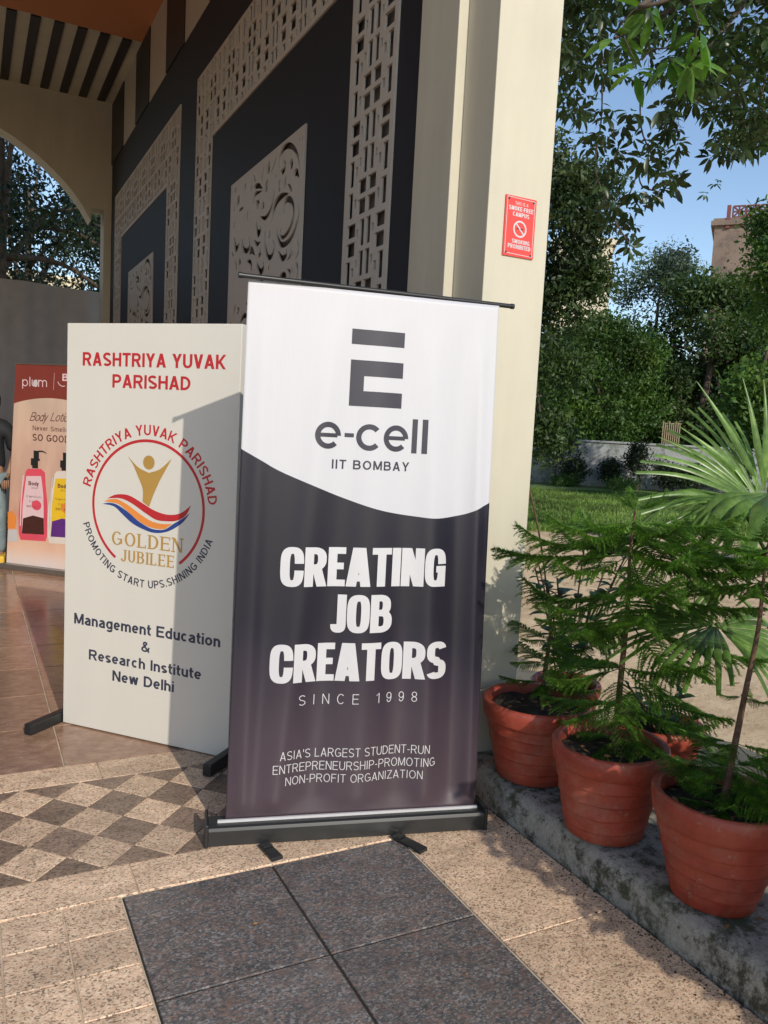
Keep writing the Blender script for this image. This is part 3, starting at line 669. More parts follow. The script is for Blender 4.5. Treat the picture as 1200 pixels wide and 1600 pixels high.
def vinyl(name, col, rough, var=.05):
    m, t, b = newmat(name); v = coords(t); n = noise(t, coords(t, 'pos', 0, (60, 60, 1.2)), 3, 4)
    t.links.new(ramp(t, n, [(.3, tuple(c*(1-var) for c in col)), (.7, tuple(min(1, c*(1+var)) for c in col))]), b.inputs['Base Color'])
    b.inputs['Roughness'].default_value = rough; b.inputs['Sheen Weight'].default_value = .0
    bump(t, b, n, .08, .004); return m
M_vw = vinyl('white_vinyl', (.555,.545,.57), .48, .012)
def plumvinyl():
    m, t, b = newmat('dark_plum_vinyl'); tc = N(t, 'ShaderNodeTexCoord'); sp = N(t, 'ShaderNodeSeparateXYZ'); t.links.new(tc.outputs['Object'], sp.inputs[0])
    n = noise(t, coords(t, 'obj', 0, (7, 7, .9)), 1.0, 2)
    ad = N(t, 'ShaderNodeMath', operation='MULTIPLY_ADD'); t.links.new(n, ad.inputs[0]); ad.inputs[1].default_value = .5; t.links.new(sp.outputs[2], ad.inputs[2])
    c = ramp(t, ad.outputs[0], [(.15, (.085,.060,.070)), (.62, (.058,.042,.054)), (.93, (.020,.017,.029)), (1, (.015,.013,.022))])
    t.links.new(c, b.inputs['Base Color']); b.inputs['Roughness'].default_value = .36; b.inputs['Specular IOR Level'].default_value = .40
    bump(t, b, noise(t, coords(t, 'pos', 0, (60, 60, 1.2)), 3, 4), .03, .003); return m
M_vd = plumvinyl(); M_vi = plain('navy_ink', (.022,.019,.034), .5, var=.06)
M_alu = plain('brushed_grey_metal', (.35,.34,.33), .35, .8, var=.08)
BT = Vector((1.22, 2.5, 0))
BN = thing('roll_up_banner', BT, 'tall white and dark plum roll-up banner reading creating job creators', 'banner')
def bpart(name, mb, mats, parent=None, bevel=0, mod=None):
    o = mb.build(name, mats); o.parent = parent or BN
    if parent is None: o.location = -BT
    if bevel: bev(o, bevel)
    return o
curve = catmull([(-.03,1.312),(.0054,1.2922),(.0689,1.2585),(.1405,1.222),(.277,1.1692),(.37,1.1361),(.4645,1.107),(.5409,1.0906),(.6286,1.0795),(.716,1.074),(.8046,1.087),(.8539,1.104),(.9032,1.1296),(.95,1.152)], 12)
def cz(x):
    for a, b in zip(curve[:-1], curve[1:]):
        if a.x <= x <= b.x: return a.y+(b.y-a.y)*(x-a.x)/(b.x-a.x)
    return curve[-1].y
V, F, MI = [], [], []; nu, nl, nh = 150, 70, 46
for i in range(nu+1):
    x = BW*i/nu; zc = cz(x)
    for j in range(nl+nh+1):
        y = zc*j/nl if j <= nl else zc+(BH-zc)*(j-nl)/nh
        V.append(PB(x, y, 0))
k = nl+nh+1
for i in range(nu):
    for j in range(nl+nh): F.append((i*k+j, (i+1)*k+j, (i+1)*k+j+1, i*k+j+1)); MI.append(1 if j < nl else 0)
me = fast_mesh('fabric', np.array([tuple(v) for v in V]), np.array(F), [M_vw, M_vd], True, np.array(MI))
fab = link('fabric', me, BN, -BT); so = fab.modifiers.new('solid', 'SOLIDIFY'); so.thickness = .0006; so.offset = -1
mb = MB(); g_ = lambda s: {'e':0}
def bandq(mb, x0, x1, y0, y1):
    for i in range(14): a, b = x0+(x1-x0)*i/14, x0+(x1-x0)*(i+1)/14; poly(mb, [(a,y0),(b,y0),(b,y1),(a,y1)], PB)
mb = MB(); bandq(mb, .365,.558,1.674,1.7264); bpart('logo_bar', mb, M_vi, fab)
mb = MB(); bandq(mb, .3657,.5580,1.566,1.6205); bandq(mb, .3657,.4157,1.514,1.566); bandq(mb, .3657,.5580,1.4608,1.514); bpart('logo_letter', mb, M_vi, fab)
mb = MB()
for cx in (.2960, .5435):
    arcstroke(mb, cx, 1.3545, .0375, .0185, 0, 316, PB, 0, 30)
    for i in range(4): a, b = cx-.034+.068*i/4+0, cx-.034+.068*(i+1)/4; poly(mb, [(a,1.3485),(b,1.3485),(b,1.3625),(a,1.3625)], PB, 0, .0009)
arcstroke(mb, .4445, 1.3535, .0375, .0185, 42, 318, PB, 0, 26)
for q in ((.3558,.3896,1.3515,1.3655),(.6035,.6230,1.3048,1.4265),(.6405,.6610,1.3045,1.4268)):
    for i in range(5): poly(mb, [(q[0],q[2]+(q[3]-q[2])*i/5),(q[1],q[2]+(q[3]-q[2])*i/5),(q[1],q[2]+(q[3]-q[2])*(i+1)/5),(q[0],q[2]+(q[3]-q[2])*(i+1)/5)], PB)
bpart('lettering', mb, M_vi, fab); mb = MB(); text(mb, 'IIT BOMBAY', .3143, .5990, 1.2400, .0322, PB, .19, .17, tr=.22)
bpart('lettering', mb, M_vi, fab)
IMP = dict(C=.57,R=.58,E=.44,A=.62,T=.52,I=.235,N=.58,G=.58,S=.57,O=.57,J=.38,B=.58)
mb = MB()
text(mb, 'CREATING', .1507,.757,.8262,.1385, PB, .232,.170, p=3.4, tr=.022, wid=IMP)
bpart('lettering', mb, M_white, fab); mb = MB(); text(mb, 'JOB', .338,.562,.6602,.1365, PB, .232,.170, p=3.4, tr=.022, wid=IMP)
bpart('lettering', mb, M_white, fab); mb = MB(); text(mb, 'CREATORS', .1286,.778,.4875,.1365, PB, .232,.170, p=3.4, tr=.022, wid=IMP)
bpart('lettering', mb, M_white, fab)
mb = MB()
text(mb, 'SINCE 1998', .237,.670,.4040,.0365, PB, .075,.07, tr=.95)
bpart('lettering', mb, M_white, fab); mb = MB(); text(mb, "ASIA'S LARGEST STUDENT-RUN", .178,.726,.2125,.0315, PB, .085,.08, tr=.19)
bpart('lettering', mb, M_white, fab); mb = MB(); text(mb, 'ENTREPRENEURSHIP-PROMOTING', .155,.750,.1650,.0315, PB, .085,.08, tr=.19)
bpart('lettering', mb, M_white, fab); mb = MB(); text(mb, 'NON-PROFIT ORGANIZATION', .2015,.7033,.1195,.0305, PB, .085,.08, tr=.19)
bpart('lettering', mb, M_white, fab)
mb = MB(); R0, R1 = Vector((.797,2.632,1.9245)), Vector((1.786,2.512,1.9245)); mb.tube([R0, R1], .0085, 10); rod = bpart('top_rail', mb, M_black)
mb = MB(); d = (R1-R0).normalized(); mb.tube([R0-d*.012, R0], .010, 10); mb.tube([R1, R1+d*.012], .010, 10); bpart('rail_cap', mb, M_black, rod)
b0, b1 = Vector((.7245,2.567,0)), Vector((1.685,2.323,0)); bu = (b1-b0).normalized(); bn = Vector((-bu.y, bu.x, 0)); L_ = (b1-b0).length
mb = MB(); pr = [(0,.003),(-.001,.056),(.003,.066),(.012,.070),(.03,.070),(.095,.066),(.110,.05),(.114,.003)]
vs = [b0+bn*o_+Vector((0,0,z_)) for o_, z_ in pr]+[b1+bn*o_+Vector((0,0,z_)) for o_, z_ in pr]; k = len(pr)
mb.add(vs, [(i, i+k, (i+1) % k+k, (i+1) % k) for i in range(k)]); mb.add(vs[:k], [tuple(range(k))]); mb.add(vs[k:], [tuple(range(k-1,-1,-1))])
bpart('base', mb, M_black, None, .002)
for s_, q in ((-1, b0), (1, b1)):
    mb = MB(); c_ = q+bn*.057+bu*(s_*.007)+Vector((0,0,.041)); mb.obox(c_, bu*.0065, bn*.062, Vector((0,0,.041))); bpart('end_cap', mb, M_black, None, .004)
mb = MB(); q0, q1 = b0+bu*.030+bn*.036+Vector((0,0,.069)), b1-bu*.018+bn*.036+Vector((0,0,.069)); mb.obox((q0+q1)/2, (q1-q0)/2, bn*.004, Vector((0,0,.010))); bpart('bottom_strip', mb, M_white, fab).location = (0,0,0)
for t0, t1 in ((Vector((.900,2.508,0)), Vector((.915,2.405,0))), (Vector((1.352,2.395,0)), Vector((1.398,2.268,0)))):
    mb = MB(); d = (t1-t0).normalized(); n_ = Vector((-d.y, d.x, 0)); L2 = (t1-t0).length
    mb.obox((t0+t1)/2+Vector((0,0,.010)), d*L2/2, n_*.020, Vector((0,0,.0035))); mb.obox(t1-d*.012+Vector((0,0,.006)), d*.014, n_*.021, Vector((0,0,.006)))
    mb.obox(t0+d*.030+Vector((0,0,.016)), d*.008, n_*.018, Vector((0,0,.003)))
    bpart('foot', mb, M_black, None, .002)
mb = MB(); pc = b0+bu*(L_*.5)+bn*.075; mb.tube([pc+Vector((0,0,.06)), Vector((1.30,2.60,1.92))], .008, 8); bpart('support_pole', mb, M_alu)

# ---- white boxed standee
BA = Vector((.3945,3.9093,0)); BB = Vector((.9854,3.2573,0)); u_ = (BB-BA).normalized(); n_b = Vector((u_.y, -u_.x, 0))
XW, XH = .88, 1.845
def PX(x, y, off): return u_*x+Vector((0,0,y))+n_b*off
ST = thing('display_standee', BA, 'white boxed standee with gold and red golden jubilee emblem', 'standee')
M_flex = paintwall('off_white_flex', (.70,.67,.60), .5, .05, .02); M_tred = plain('crimson_print', (.50,.022,.030), .45, var=.05)
M_tnavy = plain('slate_navy_print', (.036,.042,.075), .45, var=.05); M_gold = plain('gold_print', (.46,.27,.065), .42, var=.06)
M_blue = plain('blue_print', (.022,.055,.25), .45, var=.05); M_oran = plain('orange_print', (.80,.27,.055), .45, var=.05)
mb = MB(); mb.obox(PX(XW/2+.003, XH/2+.002, -.0225), u_*(XW/2+.006), n_b*.0225, Vector((0,0,XH/2-.003))); pan = mb.build('panel', M_flex, ST); bev(pan, .0025)
mb = MB(); text(mb, 'RASHTRIYA YUVAK', .085,.819,1.659,.059, PX, .215,.18, tr=.11); text(mb, 'PARISHAD', .248,.650,1.567,.058, PX, .215,.18, tr=.11); mb.build('red_lettering', M_tred, pan)
mb = MB(); text(mb, 'Management Education', .056,.834,.486,.050, PX, .225,.18, tr=.10); text(mb, '&', .430,.476,.409,.048, PX, .19,.16)
text(mb, 'Research Institute', .1425,.744,.3292,.048, PX, .225,.18, tr=.10); text(mb, 'New Delhi', .276,.606,.2505,.0487, PX, .225,.18, tr=.10); mb.build('navy_lettering', M_tnavy, pan)
cx, cy = .4434, 1.056
mb = MB(); arcstroke(mb, cx, cy, .2887, .0125, -53, 235.7, PX, 0, 90); mb.build('emblem_ring', M_tred, pan)
mb = MB(); arctext(mb, 'RASHTRIYA YUVAK PARISHAD', cx, cy, .312, 167.5, 6.5, .0455, PX, .19, .16, 0, True); mb.build('arched_lettering', M_tred, pan)
mb = MB(); arctext(mb, 'PROMOTING START UPS.SHINING INDIA', cx, cy, .358, 196.5, 341, .0345, PX, .17, .15, 0, False); mb.build('arched_lettering', M_tnavy, pan)
mb = MB(); poly(mb, [(cx+.005+.030*cos(radians(a)), 1.251+.0305*sin(radians(a))) for a in range(0, 360, 15)], PX)
ribbon(mb, [(.3392,1.2712),(.3931,1.2271),(.4506,1.2058)], [(.3392,1.2700),(.3658,1.2365),(.392,1.190)], PX, 0)
ribbon(mb, [(.5653,1.274),(.5064,1.2262),(.4506,1.2058)], [(.5653,1.2730),(.5335,1.2200),(.508,1.178)], PX, 0, .00072)
ribbon(mb, [(.4506,1.2058),(.4506,1.14),(.452,1.06)], [(.392,1.190),(.419,1.1337),(.4205,1.0777)], PX, 0, .00078)
ribbon(mb, [(.4506,1.2058),(.4506,1.14),(.452,1.06)], [(.508,1.178),(.4780,1.1157),(.4546,1.058)], PX, 0, .00084)
mb.build('gold_figure', M_gold, pan)
mb = MB(); ribbon(mb, [(.2318,1.0779),(.2731,1.0971),(.3213,1.1026),(.3624,1.0956),(.424,1.0695),(.4783,1.046),(.5317,1.0337),(.5777,1.0338),(.6228,1.0471),(.67,1.0825)],
 [(.2318,1.0779),(.2872,1.084),(.3287,1.0788),(.3769,1.06),(.4386,1.0285),(.4927,1.0052),(.5457,1.0032),(.598,1.0101),(.6426,1.035),(.67,1.0825)], PX, 0, .0010, 40); mb.build('red_swoosh', M_tred, pan)
mb = MB(); ribbon(mb, [(.2145,1.0639),(.2458,1.075),(.2874,1.0772),(.3429,1.0572),(.4118,1.0206),(.4662,.9972),(.5197,.9897),(.5756,.9942)],
 [(.2145,1.0639),(.2878,1.0584),(.3297,1.0363),(.3852,1.0013),(.4399,.9751),(.4938,.966),(.5401,.9703),(.5756,.9942)], PX, 0, .0009, 40); mb.build('orange_swoosh', M_oran, pan)
mb = MB(); ribbon(mb, [(.2042,1.0516),(.2461,1.059),(.2879,1.0527),(.3436,1.0261),(.399,.9912),(.4536,.9679),(.4939,.9615),(.5402,.9675),(.5853,.9967),(.63,1.0229),(.6647,1.0491)],
 [(.2042,1.0516),(.2673,1.0453),(.3094,1.0175),(.3652,.9797),(.4269,.9569),(.481,.9468),(.534,.9529),(.5795,.9711),(.6306,1.0063),(.6647,1.0491)], PX, 0, .0007, 40); mb.build('blue_swoosh', M_blue, pan)
mb = MB(); text(mb, 'GOLDEN', .260,.631,.8735,.061, PX, .19,.08, serif=True, tr=.22); text(mb, 'JUBILEE', .310,.590,.803,.053, PX, .19,.08, serif=True, tr=.26); mb.build('gold_lettering', M_gold, pan)
for uu in (-.030, .905):
    mb = MB(); c0 = PX(uu, .027, .19); c1 = PX(uu, .027, -.26); mb.obox((c0+c1)/2, (c0-c1)/2, u_*.021, Vector((0,0,.0255))); mb.build('foot', M_black, ST, bevel=.006)

# ---- red and peach body-lotion banner
RA = Vector((.2985,8.0687,0)); ru = Vector((.69556,-.71847,0)); rn = Vector((-.71847,-.69556,0))
RD = thing('roll_up_banner', RA, 'maroon and peach body lotion roll-up banner with pump bottles', 'banner')
def PR(x, y, off):                    # leans back by 0.105 m over its height
    return ru*x+Vector((0,0,y))+rn*(off-y*.0565)
def peach():
    m, t, b = newmat('peach_print'); tc = N(t, 'ShaderNodeTexCoord'); sp = N(t, 'ShaderNodeSeparateXYZ'); t.links.new(tc.outputs['Object'], sp.inputs[0])
    mr = N(t, 'ShaderNodeMapRange'); mr.inputs[1].default_value = 0; mr.inputs[2].default_value = 1.55; t.links.new(sp.outputs[2], mr.inputs[0])
    c = ramp(t, mr.outputs[0], [(0, (.80,.74,.76)), (.07, (.80,.66,.62)), (.14, (.80,.50,.36)), (.32, (.58,.30,.22)), (.5, (.60,.37,.29)), (.8, (.64,.43,.34)), (1, (.60,.45,.36))])
    c = mix(t, ramp(t, noise(t, coords(t, 'obj', 0, (5, 5, 1.6)), 1.1, 2), [(.45, 0.0), (.65, .35)]), c, (.85,.62,.48))
    t.links.new(c, b.inputs['Base Color']); b.inputs['Roughness'].default_value = .4; return m
M_peach = peach(); M_maroon = plain('maroon_print', (.23,.045,.035), .4, var=.05); M_pink = plain('pink_print', (.75,.09,.14), .35, var=.12, scale=3)
M_lpink = plain('pale_pink_print', (.80,.58,.62), .4, var=.05); M_yel = plain('yellow_print', (.85,.55,.03), .4, var=.06); M_bott = plain('cream_bottle_print', (.78,.70,.64), .4, var=.06)
M_choc = plain('chocolate_print', (.07,.022,.018), .4, var=.3, scale=40); M_mtext = plain('maroon_text', (.12,.045,.04), .4); M_purp = plain('purple_print', (.12,.03,.22), .4)
mb = MB(); nu_ = 16
for i in range(nu_):
    for j in range(10):
        x0, x1 = .012+.85*i/nu_, .012+.85*(i+1)/nu_; top_ = lambda x: 1.497+.068*sin(min(1, max(0, (x-.0)/.85))*pi)**.8
        y0, y1 = (.05+(top_(x0)-.05)*j/10, .05+(top_(x0)-.05)*(j+1)/10); z0, z1 = (.05+(top_(x1)-.05)*j/10, .05+(top_(x1)-.05)*(j+1)/10)
        mb.add([PR(x0,y0,0), PR(x1,z0,0), PR(x1,z1,0), PR(x0,y1,0)], [(0,1,2,3)], 0)
    mb.add([PR(x0,top_(x0),0), PR(x1,top_(x1),0), PR(x1,1.862,0), PR(x0,1.862,0)], [(0,1,2,3)], 1)
rf = mb.build('fabric', [M_peach, M_maroon], RD)
def RL(name, fn, mat): b_ = MB(); fn(b_); return b_.build(name, mat, rf)
def P3(x, y, off): return PR(x-.0559*y, y, off)
RL('lettering', lambda b: text(b, 'plum', .190,.465,1.662,.085, P3, .11,.10, tr=.12), M_lpink)
RL('divider_line', lambda b: poly(b, [(.535,1.64),(.538,1.64),(.547,1.79),(.544,1.79)], P3), M_lpink)
RL('lettering', lambda b: (text(b, 'Body', .632,.86,1.722,.064, P3, .26,.2, tr=.08),
   arcstroke(b, .640, 1.735, .06, .007, 200, 290, P3, 0, 14), text(b, 'love', .70,.82,1.655,.04, P3, .1,.09, shear=.3)), M_lpink)
RL('fruit_symbol', lambda b: poly(b, [(.338+.026*cos(radians(a)), 1.692+.032*sin(radians(a))) for a in range(0,360,20)], P3, 0, .0012), M_white)
RL('script_lettering', lambda b: (text(b, 'Body', .272,.46,1.355,.078, P3, .10,.10, tr=.03, shear=.45)), M_mtext)
RL('script_lettering', lambda b: (text(b, 'Lotion', .500,.735,1.362,.078, P3, .10,.10, tr=.03, shear=.45)), M_mtext)
RL('slogan_lettering', lambda b: (text(b, 'Never Smelled', .309,.738,1.272,.042, P3, .15,.14)), M_mtext)
RL('slogan_lettering', lambda b: (text(b, 'SO GOOD', .307,.712,1.178,.062, P3, .19,.16)), M_mtext)
def bottle(x0, body, label, lab2, cap):
    s = lambda pts: [(x0+x, y) for x, y in pts]
    b_ = MB(); poly(b_, s([(.02,.272),(.30,.284),(.318,.33),(.322,.50),(.318,.64),(.30,.80),(.292,.90),(.25,.93),(.10,.922),(.075,.895),(.055,.78),(.010,.62),(-.002,.50),(.0,.33)]), P3, 0, .0008); o = b_.build('bottle_print', body, rf)
    b_ = MB(); poly(b_, s([(.15,.93),(.215,.932),(.215,1.0),(.235,1.0),(.235,1.02),(.225,1.02),(.225,1.09),(.165,1.09),(.165,1.02),(.135,1.02),(.135,.955),(.15,.955)]), P3, 0, .001); b_.build('pump_print', M_black, rf)
    b_ = MB(); ribbon(b_, s([(.22,1.093),(.27,1.092),(.308,1.075)]), s([(.22,1.078),(.27,1.080),(.308,1.066)]), P3, 0, .001); b_.build('pump_nozzle_print', M_black, rf)
    b_ = MB(); poly(b_, s([(.085,.855),(.25,.866),(.275,.70),(.285,.343),(.035,.332),(.045,.60)]), P3, 0, .0012); b_.build('label_print', label, rf)
    b_ = MB(); text(b_, 'Body', x0+.11, x0+.225, .775, .036, P3, .24, .2, tr=.08, off=.0016); text(b_, 'love', x0+.14, x0+.21, .745, .022, P3, .1, .1, off=.0016, shear=.3)
    for k_, (l, r) in enumerate(((.08,.25),(.12,.21),(.09,.24))): text(b_, ('Vanillin','Nut','BODY WASH')[k_], x0+l, x0+r, .665-.045*k_, .02, P3, .16, .14, off=.0016)
    b_.build('label_lettering', M_mtext, rf)
    b_ = MB(); poly(b_, s([(.035,.332),(.285,.343),(.280,.49),(.16,.505),(.05,.47)]), P3, 0, .0015); b_.build('label_band_print', lab2, rf)
    b_ = MB(); poly(b_, s([(.20+.055*cos(radians(a)), .60+.045*sin(radians(a))) for a in range(0,360,20)]), P3, 0, .0017); b_.build('fruit_print', cap, rf)
bottle(.155, M_pink, M_lpink, M_choc, M_pink)
bottle(.478, M_bott, M_yel, M_purp, M_oran)
for x0, m_ in ((.155, M_lpink), (.478, M_white)):
    RL('bottle_highlight_print', lambda b, x0=x0: ribbon(b, [(x0+.045,.86),(x0+.020,.62),(x0+.012,.40)], [(x0+.058,.86),(x0+.034,.62),(x0+.024,.40)], P3, 0, .0010), m_)
RL('small_jar_print', lambda b: poly(b, [(.03,.242),(.142,.253),(.135,.36),(.035,.35)], P3, 0, .0008), M_white)
RL('spice_print', lambda b: poly(b, [(.03,.36),(.115,.37),(.13,.47),(.08,.53),(.03,.51)], P3, 0, .0009), M_oran)
mb = MB(); mb.obox(ru*.43+rn*.0+Vector((0,0,.024)), ru*.45, rn*.05, Vector((0,0,.024))); mb.build('base', M_alu, RD, bevel=.006)
mb = MB(); mb.tube([PR(-.0+.0,1.864,0)+ru*.0, PR(.87,1.864,0)], .008, 8); mb.build('top_rail', M_alu, RD)

# ---- grey cloth screen behind the end arch
M_cloth = plain('pale_grey_cloth', (.44,.45,.49), .8, var=.08, mode='pos')
V = []; xs = np.linspace(-4.2, 1.78, 160)
for x in xs:
    yy = 12.62+.03*sin(x*7)+.012*sin(x*23+1)
    for z in (0,.8,1.6,2.4,3.22): V.append((x, yy+.01*sin(z*3+x*5), z+(.018*sin(x*2.7) if z > 3 else 0)))
F = [(i*5+j, (i+1)*5+j, (i+1)*5+j+1, i*5+j+1) for i in range(159) for j in range(4)]
o = link('cloth_screen', fast_mesh('cloth_screen', np.array(V), np.array(F), M_cloth, True)); tag(o, 'plain grey cloth screen hung across the far arch of the portico', 'screen')

# ---- person standing at the left edge beyond the maroon banner
M_skin = plain('skin', (.33,.18,.11), .5, var=.06); M_hair = plain('black_hair', (.008,.007,.007), .45, bmp=.5, bscale=60); M_shirt = plain('black_shirt', (.012,.013,.016), .75, bmp=.2, bscale=20)
M_jean = plain('washed_jeans', (.21,.27,.29), .85, var=.3, scale=12, bmp=.3, bscale=30); M_ytrim = plain('yellow_trim', (.75,.47,.05), .6)
PE = thing('person', (.165,8.36,0), 'person in black shirt with yellow trim and pale jeans beside the maroon banner', 'person', rz=radians(-8))
def skin(name, pts, edges, rad, mat, sub=2):
    me = bpy.data.meshes.new(name); me.from_pydata(pts, edges, []); me.materials.append(mat); o = bpy.data.objects.new(name, me); COL.objects.link(o)
    md = o.modifiers.new('skin', 'SKIN'); md.use_smooth_shade = True
    for i, r in enumerate(rad): me.skin_vertices[0].data[i].radius = (r, r*.8) if not hasattr(r, '__len__') else r
    me.skin_vertices[0].data[0].use_root = True
    s = o.modifiers.new('sub', 'SUBSURF'); s.levels = sub; s.render_levels = sub
    return o
sc_ = .935
bp = [(0,0,.90),(0,-.01,1.08),(0,0,1.28),(0,0,1.40),(0,-.005,1.47),(0,-.02,1.56),(0,-.02,1.64),
      (-.17,0,1.37),(-.24,.0,1.12),(-.23,-.08,.90),(-.225,-.11,.82),(.17,0,1.37),(.24,.0,1.12),(.20,-.10,.93),(.17,-.15,.87),
      (-.09,0,.84),(-.10,0,.48),(-.11,.02,.09),(-.12,-.10,.035),(.09,0,.84),(.10,0,.48),(.11,.02,.09),(.12,-.10,.035)]
be = [(0,1),(1,2),(2,3),(3,4),(4,5),(5,6),(3,7),(7,8),(8,9),(9,10),(3,11),(11,12),(12,13),(13,14),(0,15),(15,16),(16,17),(17,18),(0,19),(19,20),(20,21),(21,22)]
br = [(.15,.10),(.13,.09),(.15,.10),(.10,.08),.052,.085,.08,.06,.042,.032,.03,.06,.042,.032,.03,.085,.06,.042,.04,.085,.06,.042,.04]
bp = [tuple(c*sc_ for c in p) for p in bp]
skin('body', bp, be, br, M_skin).parent = PE
sh_ = [0,1,2,3,4,7,8,11,12]; mp_ = {v: i for i, v in enumerate(sh_)}
skin('shirt', [bp[i] for i in sh_], [(mp_[a], mp_[b]) for a, b in be if a in mp_ and b in mp_], [(.175,.125),(.155,.115),(.175,.125),(.155,.12),.066,.10,.075,.10,.075], M_shirt).parent = PE
je = [0,15,16,17,19,20,21]; mp_ = {v: i for i, v in enumerate(je)}
skin('jeans', [bp[i] for i in je], [(mp_[a], mp_[b]) for a, b in be if a in mp_ and b in mp_], [(.165,.12),.105,.082,.066,.105,.082,.066], M_jean).parent = PE
mb = MB(); mb.lathe([(.001,.13),(.05,.122),(.085,.09),(.103,.03),(.10,-.03),(.088,-.08),(.07,-.10),(.001,-.10)], 22, wob=lambda r,z,w,i: (r*(1+.05*sin(3*w)), z))
hr = mb.build('hair', M_hair, PE, (0, -.004, 1.515))
mb = MB(); mb.tube([(-.155,.105,1.27),(-.08,.118,1.315),(0,.105,1.34),(.08,.118,1.315),(.155,.105,1.27)], .007, 6); mb.build('shirt_trim', M_ytrim, PE)
mb = MB()
for s_ in (-1, 1): mb.obox((s_*.11,-.03,.045), (.045,0,0), (0,.125,0), (0,0,.042))
mb.build('shoe', M_ytrim, PE, bevel=.02)
mb = MB(); text(mb, 'AUTO', .02,.17,1.18,.03, lambda x,y,o: Vector((.19-x,.135+o,y)), .24,.2); mb.build('shirt_lettering', M_ytrim, PE)
for s_ in (-1, 1):
    for k_, (l_, w_) in enumerate(((.062,.0075),(.07,.008),(.066,.0078),(.05,.0065))):
        w0 = Vector(bp[10 if s_ < 0 else 14]); x_ = w0.x+(k_-1.5)*.017
        mb = MB(); mb.tube([(x_,w0.y-.004,w0.z-.02),(x_,w0.y-.016,w0.z-.03-l_*.55),(x_,w0.y-.004,w0.z-.03-l_)], [w_*1.1,w_,w_*.75], 6); mb.build('finger', M_skin, PE)
    mb = MB(); w0 = Vector(bp[10 if s_ < 0 else 14]); mb.tube([w0+Vector((-s_*.02,0,.0)), w0+Vector((-s_*.042,-.01,-.03)), w0+Vector((-s_*.04,-.012,-.055))], [.010,.0095,.007], 6); mb.build('thumb', M_skin, PE)
# ------------------------------------------------------------------ potted plants
M_pot = None
def potmat():
    m, t, b = newmat('red_oxide_pot'); v = coords(t, 'obj', 9.0); n = noise(t, v, 7, 8, .7)
    c = ramp(t, n, [(.28, (.21,.030,.017)), (.5, (.34,.056,.030)), (.75, (.43,.088,.048))])
    n2 = noise(t, v, 26, 8, .8); c = mix(t, ramp(t, n2, [(.60, 0.0), (.68, .8)]), c, (.36,.27,.21)); c = mix(t, ramp(t, noise(t, v, 4.5, 9, .75), [(.50, 0.0), (.66, .65)]), c, (.36,.17,.115)); c = mix(t, ramp(t, noise(t, coords(t, 'obj', 9.0, (9, 9, 1.2)), 2, 6, .7), [(.55, 0.0), (.75, .35)]), c, (.10,.022,.014))
    t.links.new(c, b.inputs['Base Color']); b.inputs['Roughness'].default_value = .46; bump(t, b, noise(t, v, 30, 8, .7), .35, .006); return m
M_pot = potmat()
M_bark = plain('young_bark', (.12,.065,.038), .85, var=.45, scale=60, bmp=.7, bscale=120)
M_pine = leafmat('pine_green', (.036,.092,.017), (.10,.215,.030), (.28,.43,.06), .42, .40, 9.0, 3.0)
M_palm = leafmat('palm_green', (.055,.105,.020), (.11,.20,.042), (.23,.34,.095), .3, .33, 14.0, 2.5)
M_broad = leafmat('broad_leaf_green', (.012,.035,.012), (.03,.075,.02), (.07,.14,.035), .3, .3, 8.0, 3.0)
M_dead = plain('dry_leaf', (.30,.16,.06), .8, var=.4, scale=9)
def pot_profile(h=.31, r=.19, rb=.128):
    P = [(r-.030,h*.86),(r-.026,h*.97),(r-.022,h),(r-.006,h+.003),(r,h-.006),(r-.001,h-.030),(r-.006,h*.80),(r-.010,h*.765),(r-.017,h*.755)]
    z = h*.755; x = r-.017; n = 5
    for k in range(n):
        x2 = rb+(x-rb)*0+(r-.017-rb)*(1-(k+1)/n); z2 = h*.755*(1-(k+1)/n)
        P += [(x-.001, z-.004), (x2+.004, z2+.006)] + ([(x2+.0045, z2+.002), (x2-.0005, z2)] if k < n-1 else [(rb, .004), (rb-.006, 0)])
        x, z = x2, z2
    return P+[(.001, 0)]
pot_me = {}
def potobj(parent, h=.31, r=.19, rb=.128, seed=0):
    q = random.Random(seed); a1, a2, p1 = q.uniform(.002,.005), q.uniform(.005,.009), q.uniform(0, 6)
    mb = MB(); prof = pot_profile(h, r, rb)
    def wob(rr, z, w, i):
        return rr*(1+a1/.2*sin(2*w+p1)+.004*sin(7*w+i)), z+(a2*sin(w+p1+z*14) if .01 < z < h*.8 else 0)+.0012*sin(5*w+i*2)
    mb.lathe(prof, 56, wob=wob); return mb.build('pot', M_pot, parent)
def soilobj(parent, z, r, seed=0):
    q = random.Random(seed); V, F = [(0,0,z+.012)], []; nr_, na = 7, 26
    for i in range(1, nr_+1):
        for k in range(na): w = 2*pi*k/na; rr = r*i/nr_; V.append((rr*cos(w), rr*sin(w), z+q.uniform(-.007,.009)))
    F = [(0,1+k,1+(k+1)%na) for k in range(na)]; mb = MB(); mb.add(V, F, 0, True)
    mb.f += [(1+(i-1)*na+k, 1+i*na+k, 1+i*na+(k+1)%na, 1+(i-1)*na+(k+1)%na) for i in range(1, nr_) for k in range(na)]
    ex = nr_*na-na; mb.m += [0]*ex; mb.sm += [True]*ex
    return mb.build('soil', M_soild, parent)
